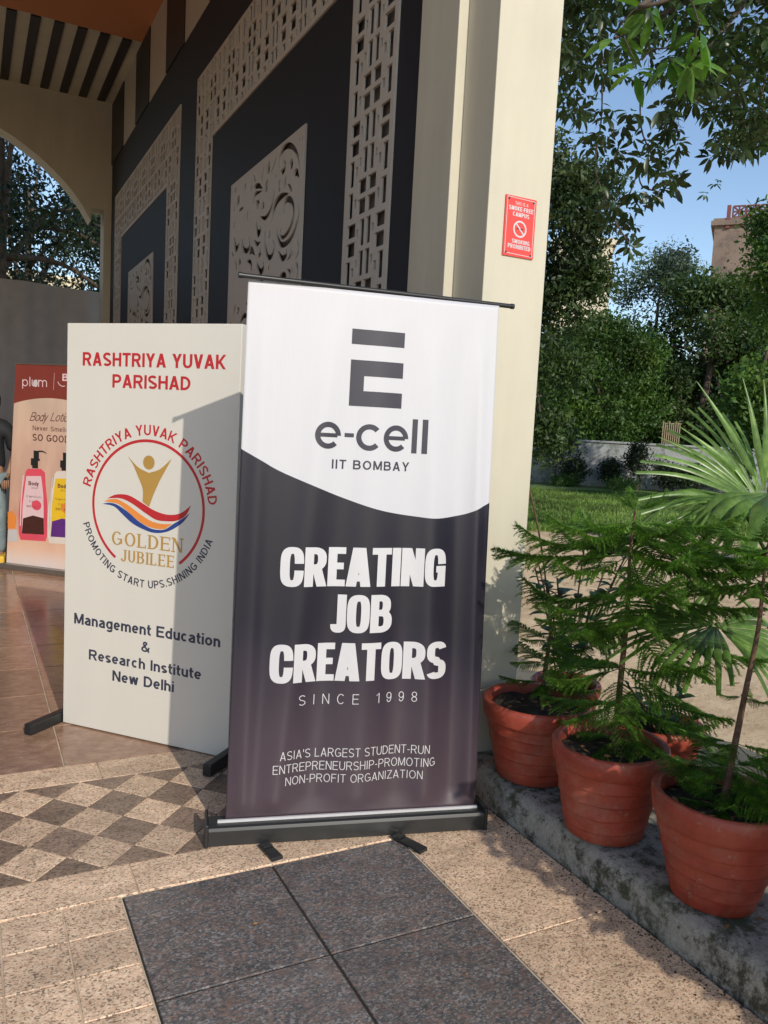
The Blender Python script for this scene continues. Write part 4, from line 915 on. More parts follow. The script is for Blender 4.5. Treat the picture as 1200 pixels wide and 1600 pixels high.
def debris(parent, z, r, n, seed):
    q = random.Random(seed); mb = MB()
    for _ in range(n):
        a, rr = q.uniform(0, 2*pi), r*q.random()**.5; c = Vector((rr*cos(a), rr*sin(a), z+q.uniform(.012,.022))); w = q.uniform(0, 6); d = Vector((cos(w), sin(w), q.uniform(-.3,.3)))*q.uniform(.008,.02); e = Vector((-sin(w), cos(w), q.uniform(-.4,.4)))*q.uniform(.004,.009)
        mb.add([c-d, c+e, c+d, c-e], [(0,1,2,3)])
    o = mb.build('dry_leaf', M_dead, parent); o['kind'] = 'stuff'; return o
# one Norfolk-pine branch: arching axis, paired hanging branchlets, each thick with short needles
def pine_branch(seed, droop=.10, tip=.10, dens=1.0):
    q = np.random.default_rng(seed); V, F = [], []
    def tri(a, b, c): k = len(V); V.extend((a, b, c)); F.append((k, k+1, k+2))
    ax = lambda s: np.array([s, .02*math.sin(s*5+seed), -droop*math.sin(s*pi*.85)+tip*max(0, s-.55)**2*2.5])
    def stem(f, s0, s1, r0, r1, n=6):
        for i in range(n):
            a, b = f(s0+(s1-s0)*i/n), f(s0+(s1-s0)*(i+1)/n); ra, rb_ = r0+(r1-r0)*i/n, r0+(r1-r0)*(i+1)/n
            for k in range(3):
                w0, w1 = 2*pi*k/3, 2*pi*(k+1)/3; o = lambda w, r: np.array([0, math.cos(w)*r, math.sin(w)*r])
                tri(a+o(w0,ra), a+o(w1,ra), b+o(w0,rb_)); tri(a+o(w1,ra), b+o(w1,rb_), b+o(w0,rb_))
    stem(ax, 0, .97, .0085, .003, 10)
    def needles(f, n, L, s0=0):
        for i in range(n):
            s = s0+(1-s0)*(i+.5)/n; p = f(s); t = f(min(1, s+.03))-f(s); t /= np.linalg.norm(t)+1e-9
            for _ in range(3):
                r = q.normal(size=3); r -= t*(r@t); r /= np.linalg.norm(r); r[2] += .25
                e = p+(t*.75+r*.75)*L*q.uniform(.7,1.2); w = np.cross(t, r)*L*.19
                tri(p-w, p+w, e)
    needles(ax, int(60*dens), .030, .25)
    nb = 25
    for i in range(nb):
        s = .16+.80*i/(nb-1)
        for sd_ in (-1, 1):
            s_ = min(.97, s+sd_*.008); L = .32*math.sin(min(1, (1.04-s_)*1.55)*pi/2)*(.55+.45*min(1, s_/.35))*q.uniform(.82,1.1)
            if L < .03: continue
            b = ax(s_); fw = q.uniform(.55,.8); hang = q.uniform(.18,.5)
            def f(u, b=b, L=L, fw=fw, hang=hang, sd_=sd_): return b+np.array([L*fw*u, sd_*L*.85*u*(1-.15*u), -L*hang*u*u+L*.05*u])
            stem(f, 0, .95, .0035, .0015, 3); needles(f, max(7, int(L*125*dens)), .025)
    return fast_mesh('branch', np.array(V), np.array(F), M_pine)
pine_me = [pine_branch(3), pine_branch(8, .16, .16), pine_branch(21, .05, .05), pine_branch(34, .22, .05)]
def pine(name, base, label, group, spec, trunk, seed, potk=None, fill=.27):
    """trunk: list of local points above the soil; spec: whorls (height fraction, branch length, count, angle0, tilt)"""
    q = random.Random(seed); o = thing(name, base, label, 'potted plant', group)
    potk = potk or {}; potobj(o, seed=seed, **potk); r = potk.get('r', .19)
    soilobj(o, fill, r-.03, seed); debris(o, fill, r-.05, 26, seed)
    tp = catmull(trunk, 8); rad = [.0125*(1-.72*i/(len(tp)-1)) for i in range(len(tp))]
    mb = MB(); mb.tube(tp, rad, 8); mb.build('trunk', M_bark, o)
    z0, z1 = trunk[0][2], trunk[-1][2]
    for zf, L, n, a0, tilt in spec:
        i = min(len(tp)-1, int(zf*(len(tp)-1))); p = tp[i]
        for k in range(n):
            a = radians(a0)+2*pi*k/n+q.uniform(-.16,.16); l = L*q.uniform(.86,1.1)*(1-.42*max(0, -cos(a))**1.5-.22*max(0, cos(a)))
            b = link('branch', pine_me[q.randrange(4)], o, p); b.rotation_euler = (q.uniform(-.2,.2), -radians(tilt+q.uniform(-6,6)), a); b.scale = (l, l*.95, l)
    return o
KZ = .121
G1 = 'red pots of young pines along the mossy kerb'
pine('potted_pine', (1.985,2.44,KZ), 'red pot by the pillar foot with sparse young pine', G1,
     [(.22,.24,4,50,-4),(.45,.28,4,80,2),(.70,.26,4,10,6),(.97,.16,4,0,30)], [(.06,.04,.26),(.08,.06,.40),(.09,.06,.52),(.09,.06,.64)], 4, dict(h=.305,r=.210,rb=.135))
pine('potted_pine', (1.945,1.985,KZ), 'tall layered young pine in the middle red pot on the kerb', G1,
     [(.07,.27,4,10,-10),(.20,.38,5,30,-8),(.34,.46,5,75,-5),(.48,.50,6,20,-4),(.62,.53,6,50,-2),(.76,.54,6,0,0),(.88,.50,7,35,3),(.95,.38,6,70,10),(1,.13,5,0,45)],
     [(.02,0,.26),(.03,.01,.50),(.045,.02,.75),(.045,.03,.95),(.05,.03,1.10)], 9, dict(h=.31,r=.198,rb=.13))
pine('potted_pine', (1.965,1.545,KZ), 'nearest red pot with leaning bare-stemmed pine, bushy at its foot', G1,
     [(.03,.20,5,10,12),(.10,.25,6,40,6),(.18,.29,6,0,2),(.26,.27,5,60,0),(.42,.10,3,20,8),(.80,.33,6,30,4),(.88,.36,6,65,6),(.95,.32,6,0,10),(1,.22,6,30,24)],
     [(-.01,-.01,.26),(.03,.0,.42),(.07,.01,.60),(.10,.01,.80),(.115,.02,.94),(.12,.02,1.06)], 15, dict(h=.315,r=.194,rb=.116))
pine('potted_pine', (2.285,1.545,KZ), 'small orange pot with low pine at the right edge, behind the nearest large pot', G1,
     [(.15,.16,5,0,0),(.5,.18,5,40,3),(.8,.15,5,10,10),(1,.10,5,0,35)], [(0,0,.15),(.01,.0,.28),(.0,.01,.42)], 18, dict(h=.20,r=.117,rb=.09), .16)
# broad-leaved plants in the back row
def leaf_quad(V, F, p, d, n, L, w, fold=.25, nseg=4, bend=.25, shape=None):
    d = d/np.linalg.norm(d); s = np.cross(d, n); s /= np.linalg.norm(s)+1e-9; n = np.cross(s, d)
    k = len(V)
    for i in range(nseg+1):
        u = i/nseg; wd = (shape(u) if shape else math.sin(pi*min(1, .06+u*.92))**.8)*w*.5; c = p+d*L*u-np.array([0,0,1])*bend*L*u*u
        V.extend((c-s*wd+n*wd*fold, c, c+s*wd+n*wd*fold))
    for i in range(nseg):
        a = k+3*i; F.append((a, a+1, a+4, a+3)); F.append((a+1, a+2, a+5, a+4))
def bush(name, base, label, cat, group, potk, stems, nleaf, L, w, seed, mat, height, spread, fill=.25, dead=.0):
    q = np.random.default_rng(seed); o = thing(name, base, label, cat, group); potobj(o, seed=seed, **potk); soilobj(o, fill, potk['r']-.03, seed)
    for k in range(stems):
        a = 2*pi*k/stems+q.uniform(-.4,.4); top = np.array([math.cos(a)*spread*q.uniform(.4,1), math.sin(a)*spread*q.uniform(.4,1), height*q.uniform(.75,1)])
        pts = [Vector((0,0,fill)), Vector(tuple(top*.45+np.array([0,0,fill*.6]))), Vector(tuple(top))]; mb = MB(); mb.tube(catmull(pts, 5), .004, 5); mb.build('stem', M_bark, o)
        V, F = [], []; c = catmull(pts, 10)
        for i in range(nleaf):
            u = .25+.75*(i+q.random())/nleaf; p = np.array(c[min(len(c)-1, int(u*(len(c)-1)))]); w_ = i*2.4+q.uniform(-.4,.4)
            d = np.array([math.cos(w_), math.sin(w_), q.uniform(.1,.8)]); leaf_quad(V, F, p, d, np.array([0,0,1.0])+q.normal(0,.2,3), L*q.uniform(.7,1.15), w*q.uniform(.8,1.1), .25, 4, .3)
        link('leaf', fast_mesh('leaf', np.array(V), np.array(F), mat), o)['kind'] = 'stuff'
    return o
G2 = 'pots in the back row behind the kerb'
bush('potted_shrub', (2.42,2.78,.10), 'dark broad-leaved shrub in a dusty pink pot beside the pillar', 'potted plant', G2, dict(h=.25,r=.16,rb=.12), 9, 17, .10, .042, 5, M_broad, .93, .26, .2)
tuft_ = [o_ for o_ in bpy.data.objects if o_.name.startswith('potted_shrub')][-1]; V, F = [], []; qq = np.random.default_rng(3); tp_ = at(818,724,3.42)-tuft_.location
for i in range(26):
    a = qq.uniform(0, 6.28); leaf_quad(V, F, np.array(tp_), np.array([math.cos(a), math.sin(a), qq.uniform(-.4,.9)]), np.array([0,0,1.0])+qq.normal(0,.3,3), qq.uniform(.045,.075), .007, .1, 3, .2)
link('spiky_leaf_tuft', fast_mesh('spiky_leaf_tuft', np.array(V), np.array(F), M_pine), tuft_)
mb = MB(); mb.tube(catmull([Vector((-.02,.03,.2)), Vector(tp_)*.6+Vector((0,0,.12)), Vector(tp_)], 6), .004, 5); mb.build('stem', M_bark, tuft_)
bush('potted_shrub', (2.42,2.22,.10), 'low shrub in an orange pot half hidden behind the middle pine', 'potted plant', G2, dict(h=.26,r=.17,rb=.12), 6, 12, .09, .03, 6, M_broad, .42, .2, .2)
M_dredleaf = leafmat('dark_maroon_leaf', (.03,.012,.012), (.06,.02,.02), (.10,.04,.03), .3, .25, 8, 3)
bush('potted_shrub', (2.95,1.86,.10), 'dark maroon-leaved plant at the right edge behind the fan palm stalk', 'potted plant', G2, dict(h=.28,r=.17,rb=.12), 6, 12, .13, .05, 8, M_dredleaf, .55, .16, .22)
for (x, y, s_, sp_, lab) in ((1.95,.95,22,.36,'leafy potted shrub on the kerb just outside the near edge'),(1.95,.40,25,.40,'leafy shrub in a red pot second outside the near edge of the photo'),(2.02,-.12,28,.32,'leafy shrub in a red pot farthest along the kerb towards the camera'),(2.62,.95,31,.34,'tall leafy back-row shrub just beyond the right edge')):
    bush('potted_shrub', (x,y,KZ if x < 2.3 else .10), lab, 'potted plant', 'shrubs in pots outside the frame', dict(h=.31,r=.19,rb=.128), 16, 30, .10, .046, s_, M_broad, 1.02, sp_)
# ------------------------------------------------------------------ fan palm
def fan_leaf(parent, hub, c_dir, normal, R, n, spread, fused=.5, blunt=True, droopf=None, seed=0, skip=(), wmul=1.0):
    q = np.random.default_rng(seed); hub = np.array(hub, float); c = np.array(c_dir, float); c /= np.linalg.norm(c)
    nn = np.array(normal, float); nn -= c*(nn@c); nn /= np.linalg.norm(nn); s = np.cross(nn, c)
    for k in range(n):
        if k in skip: continue
        a = radians(-spread/2+spread*k/(n-1)); d = c*math.cos(a)+s*math.sin(a); side = -c*math.sin(a)+s*math.cos(a)
        L = R*q.uniform(.85,1.06)*(.8+.2*math.cos(a)); half = R*fused*math.tan(radians(spread/(n-1))/2)*wmul; dr = (droopf(k/(n-1), q) if droopf else .12)
        V, F = [], []; ns = 10; kx = q.uniform(.72,1.1) if blunt else 1
        for i in range(ns+1):
            u = i/ns; r = .02+u*(L-.02); w = half*min(1, r/(R*fused)); 
            if u > fused: w = half*(1-(u-fused)/(1-fused)*(.45 if blunt else .93))
            dz = max(0, u-fused*.8); p = hub+d*r-np.array([0,0,1])*dr*L*dz*dz*2.2+nn*.02*math.sin(u*3)
            if dr > .5: p = hub+d*r*(1-.25*dz*dz*dr)-np.array([0,0,1])*L*dr*dz*dz*1.5
            h = w*.55
            V.extend((p-side*w-nn*h*.5, p+nn*h*.5, p+side*w-nn*h*.5))
        for i in range(ns): b = 3*i; F.append((b, b+1, b+4, b+3)); F.append((b+1, b+2, b+5, b+4))
        link('leaf_blade', fast_mesh('leaf_blade', np.array(V), np.array(F), M_palm), parent)
def fanpalm(base, label, leaves, seed):
    o = thing('fan_palm', base, label, 'palm'); B = Vector(base)
    mb = MB(); mb.lathe([(.05,-.05),(.055,.04),(.045,.16),(.035,.26),(.02,.34),(.001,.35)], 14, wob=lambda r,z,w,i: (r*(1+.12*sin(4*w+i)), z)); mb.build('trunk', M_bark, o)
    for (hub, cdir, nrm, R, n, spread, fused, blunt, dfn, sk) in leaves:
        hub = Vector(hub)-B; mid = hub*.5+Vector((0,0,.22)); mb = MB(); mb.tube(catmull([Vector((0,0,.25)), mid, hub], 8), [.011-.005*i/16 for i in range(17)], 6); mb.build('leaf_stalk', M_palm, o)
        fan_leaf(o, hub, cdir, nrm, R, n, spread, fused, blunt, dfn, seed+int(R*100)+n, sk)
    return o
tocam = -CF
fanpalm((2.78,1.72,.09), 'large pale green fan palm with spread upper leaf at the right edge',
 [(at(1192,792,2.95), -CR*.86+CU*.50, tocam*.75+CU*.55, .50, 21, 122, .45, True, lambda t, q: .05+.1*t, (2,6,13)),
  (at(1195,775,3.0), CU*.95-CR*.35, tocam*.9+CU*.1, .48, 9, 80, .36, False, lambda t, q: .02, (1,4,6)),
  (at(1150,775,2.85), -CR*.95-CU*.10+tocam*.2, CU*.9+tocam*.3, .52, 16, 80, .30, False, lambda t, q: q.uniform(.35,.75), (3,8)),
  (at(1205,770,2.85), -CU*.2-CR*.3+tocam*.8, CU*.8+tocam*.4, .40, 9, 100, .6, True, lambda t, q: .9, ()),
  (at(1118,975,2.75), -CR*.93-CU*.16+tocam*.25, CU*.93+tocam*.30, .42, 19, 120, .5, True, lambda t, q: .10, (11,)),
  (at(1122,978,2.78), CR*.9-CU*.45, CU*.8+tocam*.5, .36, 13, 110, .45, True, lambda t, q: .12, ()),
  (at(1128,905,2.95), -CR*.75-CU*.62, CU*.6+tocam*.7, .27, 8, 66, .4, True, lambda t, q: .1, (3,)),
  (at(1290,840,2.9), CR*.6+CU*.4, tocam*.6+CU*.6, .45, 14, 150, .5, True, lambda t, q: .1, ())], 40)

# ------------------------------------------------------------------ trees
M_tbark = plain('tree_bark', (.085,.062,.045), .9, var=.45, scale=9, bmp=.7, bscale=30)
M_lfA = leafmat('dark_tree_leaves', (.018,.038,.013), (.042,.078,.020), (.12,.155,.040), .5, .26, .9, .35)
M_lfB = leafmat('fresh_tree_leaves', (.026,.062,.014), (.065,.14,.024), (.17,.25,.05), .5, .3, .8, .3)
M_lfC = leafmat('grey_green_leaves', (.04,.065,.045), (.08,.12,.075), (.16,.20,.11), .5, .25, .8, .3)
M_lfD = leafmat('shrub_leaves', (.010,.020,.010), (.020,.038,.016), (.04,.06,.02), .5, .15, 3.0, 1.0)
def cloud(clumps, size, seed, asp=.5, hang=0.0, shell=.5):
    """clumps: (cx,cy,cz,rx,ry,rz,count) -> small leaf quads gathered on twigs inside each clump"""
    q = np.random.default_rng(seed); Ps = []
    for cx, cy, cz, rx, ry, rz, n in clumps:
        nt_ = max(1, n//14); d = q.normal(size=(nt_,3)); d /= np.linalg.norm(d,axis=1)[:,None]; r = (shell+(1-shell)*q.random(nt_))[:,None]
        tw = d*r*np.array([rx,ry,rz])*q.uniform(.8,1.12,(nt_,1)); idx = q.integers(0, nt_, n); off = q.normal(0, size*2.6, (n,3)); off[:,2] -= np.abs(off[:,2])*hang
        Ps.append(tw[idx]+off+np.array([cx,cy,cz]))
    P = np.concatenate(Ps); n = len(P); a = q.normal(size=(n,3)); a[:,2] -= .4*hang*2; a /= np.linalg.norm(a,axis=1)[:,None]
    b = np.cross(a, q.normal(size=(n,3))); b /= np.linalg.norm(b,axis=1)[:,None]; L = size*q.uniform(.45,1.45,(n,1))
    V = np.stack([P-a*L, P-a*L*.05+b*L*asp, P+a*L, P-a*L*.05-b*L*asp], 1).reshape(-1,3)
    return V, np.arange(4*n).reshape(-1,4)
def tree(label, base, height, trunk_r, clumps, size, mat, seed, cat='tree', name='tree', group=None, hang=0.3, asp=.45, lean=(0,0), limbs=7):
    q = random.Random(seed); o = thing(name, base, label, cat, group)
    top = Vector((lean[0], lean[1], height)); mb = MB()
    tp = catmull([Vector((0,0,-.1)), Vector((lean[0]*.3+q.uniform(-.15,.15), lean[1]*.3, height*.4)), Vector((lean[0]*.7, lean[1]*.7+q.uniform(-.2,.2), height*.72)), top], 6)
    mb.tube(tp, [trunk_r*(1-.75*i/(len(tp)-1)) for i in range(len(tp))], 9); mb.build('trunk', M_tbark, o)
    for k in range(min(limbs, len(clumps))):
        c = Vector(clumps[k][:3]); s = tp[int(len(tp)*q.uniform(.4,.8))]; m_ = (s+c)*.5+Vector((0,0,(c-s).length*.12)); pp = catmull([s, m_, c], 6)
        mb = MB(); mb.tube(pp, [trunk_r*.38*(1-.7*i/(len(pp)-1)) for i in range(len(pp))], 6); mb.build('limb', M_tbark, o)
    V, F = cloud(clumps, size, seed, asp, hang); link('crown', fast_mesh('crown', V, F, mat), o)
    return o
def clumpset(seed, n, R, H0, H1, r0, r1, cnt, flat=.8):
    q = random.Random(seed); out = []
    for i in range(n):
        a = q.uniform(0, 2*pi); zz = q.uniform(0, 1); rr = R*math.sqrt(max(.05, 1-(2*zz-1)**2))*q.uniform(.45,1); r = q.uniform(r0, r1)
        out.append((rr*cos(a), rr*sin(a), H0+(H1-H0)*zz, r, r, r*flat, int(cnt*(r/r1)**2)))
    return out
def gpos(px, dist):        # ground point under a column of the picture at a given forward depth
    p = at(px, 690, dist); return (p.x, p.y, .1)
GT = 'trees along the garden boundary'
tree('tall dark tree close behind the sunlit pillar, its foliage hanging in curtains', gpos(790,18.3), 7.4, .16, [(x+.60,y-.32,z,a,b,c,n) for x,y,z,a,b,c,n in clumpset(1, 38, 1.2, 1.5, 7.9, .5, .85, 1500)], .06, M_lfA, 1, group=GT, hang=.9)
tree('bright green feathery tree in the middle of the garden wall, lower than its neighbours', gpos(935,25.5), 4.0, .16, clumpset(2, 34, 1.6, 1.2, 5.1, .35, .85, 1700), .062, M_lfB, 2, group=GT, hang=.9)
tree('pale grey-green open-crowned tree rising beyond the middle of the wall', gpos(1010,29), 6.4, .16, clumpset(3, 24, 1.75, 3.0, 7.7, .45, .85, 900), .075, M_lfC, 3, group=GT, asp=.38)
tree('broad glossy tree between the grey-green tree and the brown tower', gpos(1092,26.5), 5.2, .2, clumpset(4, 40, 1.9, 1.3, 6.5, .4, .95, 1700), .075, M_lfA, 4, group=GT)
tree('dense tall tree at the right edge hiding most of the brown tower', gpos(1222,16.5), 5.6, .2, clumpset(5, 34, 1.15, 1.5, 6.1, .5, .8, 1700), .06, M_lfB, 5, group=GT)
for i, (px, d, h, lab) in enumerate(((1190,31,4.6,'dark far tree behind the right-hand trees'),(1000,33,4.2,'dark far tree behind the bright green feathery tree'),(870,31,4.8,'dark far tree farthest left behind the pillar'),(1300,28,7,'dark far tree beyond the right edge'),(1090,34,4.4,'dark far tree lowest behind the broad glossy tree'))):
    tree(lab, gpos(px,d), h*.8, .2, clumpset(60+i, 22, 3.0, .8, h, .8, 1.3, 1500), .12, M_lfA, 60+i, group='far trees behind the garden')
GL = 'trees seen through the end arch'
for i, (x, y, h, R, lab) in enumerate(((.6,18.5,8.6,3.1,'dark tree centred in the far arch above the grey screen'),(3.6,21,9.5,3.2,'dark tree at the right jamb of the far arch'),(-2.6,20,9,3.2,'dark tree left of the far arch centre'),(1.6,27,10,3.6,'far tree filling the gaps behind the arch trees'))):
    tree(lab, (x,y,-.08), h*.8, .2, clumpset(80+i, 30, R, 2.6, h, .6, 1.2, 1100), .07, M_lfD, 80+i, group=GL, asp=.4)
# small clipped shrubs against the boundary wall
GS = 'clipped shrubs against the boundary wall'
wallA, wallB = Vector((13.2,20.75,.1)), Vector((30.0,3.9,.1))
wd_ = (wallB-wallA).normalized(); wn_ = Vector((-wd_.y*-1, wd_.x*-1, 0)); wn_ = Vector((wd_.y, -wd_.x, 0))
def wallpt(px, off):       # where a picture column meets the wall line, off metres in front of it
    d = ray(px, 740); o_ = wallA+wn_*off; det = d.x*-wd_.y+wd_.x*d.y; t = ((o_.x)*-wd_.y+wd_.x*(o_.y))/det; return Vector((d.x*t, d.y*t, .1))
for i, (px, r, h, lab) in enumerate(((872,.85,1.9,'tall dark shrub mass at the left end of the boundary wall'),(900,.55,.75,'dark shrub second from the left on the wall, beside the tall one'),(955,.42,.85,'small round-headed clipped shrub on a thin stem against the bright wall patch'),
    (995,.50,1.35,'narrow dark upright shrub between the two round-headed ones'),(1042,.48,.85,'larger round-headed clipped shrub right of the narrow upright one'),(1085,.6,.8,'dark shrub behind the fan palm blades'),(1150,.7,1.0,'dark shrub at the right end of the visible wall'))):
    p = wallpt(px, .65); q = random.Random(i)
    cl = [(q.uniform(-.15,.15)*r, q.uniform(-.15,.15)*r, h*.62, r*.72, r*.72, h*.36, 1500)]+[(q.uniform(-.5,.5)*r, q.uniform(-.5,.5)*r, h*q.uniform(.35,.9), r*.4, r*.4, r*.32, 350) for _ in range(4)]
    tree(lab, tuple(p), h*.55, .035, cl, .035, M_lfD, 100+i, 'shrub', 'shrub', GS, .2, .5, (0,0), 2)
for px, lab in ((975,'low green box hedge tuft on the lawn edge below the wall'),(885,'small green tuft at the foot of the tall dark shrub')):
    p = wallpt(px, 1.15); V, F = cloud([(0,0,.16,.55,.3,.16,1500)], .03, px); o = thing('hedge', tuple(p), lab, 'hedge'); link('foliage', fast_mesh('foliage', V, F, M_lfB), o)
# boundary wall and the things beyond it
M_bwall = concrete('stained_white_wall', (.50,.52,.52), (.08,.08,.075), (.10,.12,.08), .25, 1.6, .9, .3)
BWL = thing('boundary_wall', tuple(wallA), 'weathered whitewashed garden boundary wall behind the lawn', 'wall', rz=math.atan2(wd_.y, wd_.x))
Lw = (wallB-wallA).length; mb = MB(); mb.box((-4,0,-.15),(Lw,.22,1.27)); mb.build('wall', M_bwall, BWL, bevel=.01)
mb = MB(); mb.box((-4,-.04,1.272),(Lw,.26,1.33)); mb.build('coping', M_bwall, BWL, bevel=.008)
M_wood = plain('pale_wood', (.34,.27,.17), .8, var=.3, scale=12)
p = wallpt(1043, -.35); TR = thing('trellis', (p.x, p.y, 1.1), 'small pale wooden trellis standing above the boundary wall', 'trellis', rz=math.atan2(wd_.y, wd_.x))
for k in range(9): mb = MB(); mb.box((-.24+.056*k,0,0),(-.212+.056*k,.03,.98-.05*(k%3))); mb.build('slat', M_wood, TR)
for k in range(3): mb = MB(); mb.box((-.26,.031,.3+.30*k),(.26,.055,.33+.30*k)); mb.build('rail', M_wood, TR)
# far buildings
M_fcream = paintwall('far_cream_render', (.70,.62,.46), .8); M_fbrown = concrete('weathered_brown_render', (.33,.245,.19), (.14,.10,.085), (.24,.18,.145), .45, .5, .9, .3); M_fred = plain('oxide_red_paint', (.20,.060,.052), .7)
M_glass = plain('dark_window_glass', (.02,.025,.03), .12)
def fbuilding(px, depth, wpx, ytop, label, mat, windows=True, face=0.0):
    d_ = ray(px, ytop); a = at(px, ytop, depth); w = wpx/FPX*depth; o = thing('building', (a.x, a.y, -.08), label, 'building', rz=-math.atan2(d_.x, d_.y)+face); H_ = a.z+.08
    mb = MB(); mb.box((0,0,0),(w,w*.9,H_-.35)); mb.build('wall', mat, o)
    mb = MB(); mb.box((-.18,-.18,H_-.348),(w+.18,w*.9+.18,H_-.12)); mb.box((-.08,-.08,H_-.118),(w+.08,w*.9+.08,H_)); mb.build('cornice', mat, o)
    if windows:
        z = 1.2
        while z < H_-2.4:
            x = 1.0
            while x < w-1.6:
                mb = MB(); mb.box((x,-.05,z),(x+1.2,-.003,z+1.4)); f = mb.build('window', M_glass, o); mb = MB(); mb.box((x-.1,-.16,z-.12),(x+1.3,-.004,z-.02)); mb.build('sill', mat, f); x += 2.8
            z += 3.1
    return o, H_, w
fbuilding(868, 44, 88, 372, 'tall cream building with a cornice showing above the dark tree by the pillar', M_fcream, False)
o, H_, w_ = fbuilding(1118, 40, 150, 342, 'weathered brown concrete tower with red parapet screen above the right-hand trees', M_fbrown, False, radians(-3))
# jali parapet of the tower
nj = 5; jw = .62
for k in range(nj):
    mb = MB(); x0 = .78+k*jw; z0 = H_+.002; 
    for (xa,za,xb,zb) in ((0,0,1,0),(0,1,1,1),(0,0,0,1),(1,0,1,1),(0,0,1,1),(0,1,1,0),(.5,0,.5,1),(0,.5,1,.5)):
        A_, B_ = Vector((x0+xa*(jw-.06),0,z0+.03+za*.52)), Vector((x0+xb*(jw-.06),0,z0+.03+zb*.52)); mb.tube([A_, B_], .045, 5)
    mb.build('parapet_screen', M_fred, o)
mb = MB(); mb.box((.50,-.12,H_-.5),(.68,.12,H_+.60)); mb.build('parapet_post', M_fred, o)
fbuilding(-10, 52, 130, 418, 'sunlit pale building glimpsed through the arch trees', M_fcream)

# ------------------------------------------------------------------ big tree overhanging from the right: whorls of leaflets on hanging twigs
M_lfO = leafmat('overhead_leaves', (.018,.036,.014), (.034,.062,.022), (.07,.11,.035), .32, .30, 3.0, .8)
M_lfN = leafmat('sunlit_bright_leaves', (.035,.085,.015), (.08,.18,.03), (.22,.38,.07), .3, .45, 4.0, 1.5)  # brighter copy of the overhead leaves, sunlight put into the colour
def whorl_mesh(seed, n=7, mat=M_lfO, L=.085, w=.036):
    q = np.random.default_rng(seed); V, F = [], []
    for k in range(n):
        a = 2*pi*k/n+q.uniform(-.2,.2); d = np.array([math.cos(a), math.sin(a), q.uniform(-.9,.1)]); pet = d/np.linalg.norm(d)*.022
        leaf_quad(V, F, pet, d, np.array([0,0,1.0])+q.normal(0,.25,3), L*q.uniform(.7,1.12), w*q.uniform(.85,1.1), .2, 4, .35, lambda u: math.sin(pi*min(1, .04+u*.95))**.75*(.75+.5*u if u < .6 else 1.05-.0*(u)))
    return np.array(V), np.array(F)
def whorls(points, seed, mat, L=.083, w=.036, smin=.6, smax=1.25):
    q = np.random.default_rng(seed); protos = [whorl_mesh(seed+i, 6+i % 3, mat, L, w) for i in range(6)]; Vs, Fs, k = [], [], 0
    for p in points:
        V, F = protos[q.integers(6)]; a = q.uniform(0, 2*pi); ta, tb = q.normal(0,.45,2); s = q.uniform(smin, smax)
        Rz = np.array([[math.cos(a),-math.sin(a),0],[math.sin(a),math.cos(a),0],[0,0,1]]); Rx = np.array([[1,0,0],[0,math.cos(ta),-math.sin(ta)],[0,math.sin(ta),math.cos(ta)]]); Ry = np.array([[math.cos(tb),0,math.sin(tb)],[0,1,0],[-math.sin(tb),0,math.cos(tb)]])
        Vs.append((V*s)@(Ry@Rx@Rz).T+np.array(p)); Fs.append(F+k); k += len(V)
    return fast_mesh('foliage', np.concatenate(Vs), np.concatenate(Fs), mat)
OB = Vector((8.2,5.2,.1))
OT = thing('overhanging_tree', OB, 'large tree whose dark whorled leaves hang into the sky at the top right', 'tree')
mb = MB(); mb.tube(catmull([Vector((0,0,-.2)), Vector((.1,-.1,1.6)), Vector((-.3,.1,3.4)), Vector((-.5,.2,6.4))], 7), [.30-.007*i for i in range(22)], 12); mb.build('trunk', M_tbark, OT)
q = random.Random(77); tips = []; dq = np.random.default_rng(5)
def region_ok(x, y):         # lower outline of the foliage, as the tree hangs seen from the path
    return True
# limbs reach out over the garden; twigs hang from them
outline = [(872,188),(905,180),(930,300),(950,345),(985,395),(1010,330),(1025,300),(1062,290),(1030,215),(1075,165),(1120,200),(1110,250),(1150,248),(1180,238),(1205,225)]
def low(px):
    for (a, ya), (b, yb) in zip(outline[:-1], outline[1:]):
        if a <= px <= b: return ya+(yb-ya)*(px-a)/(b-a)
    return 200
pts_ = []
for _ in range(2100):
    px = q.uniform(868,1290); yb = low(px) if px < 1205 else 240; py = yb-abs(q.gauss(0,1))*70-6 if q.random() < .22 else q.uniform(-330, yb-25)
    if py < -330: continue
    dens = 1 if py < 120 else (.30 if px < 1060 else .6)
    if q.random() > dens: continue
    pts_.append(tuple(at(px, py, q.uniform(5.0,7.2))-OB))
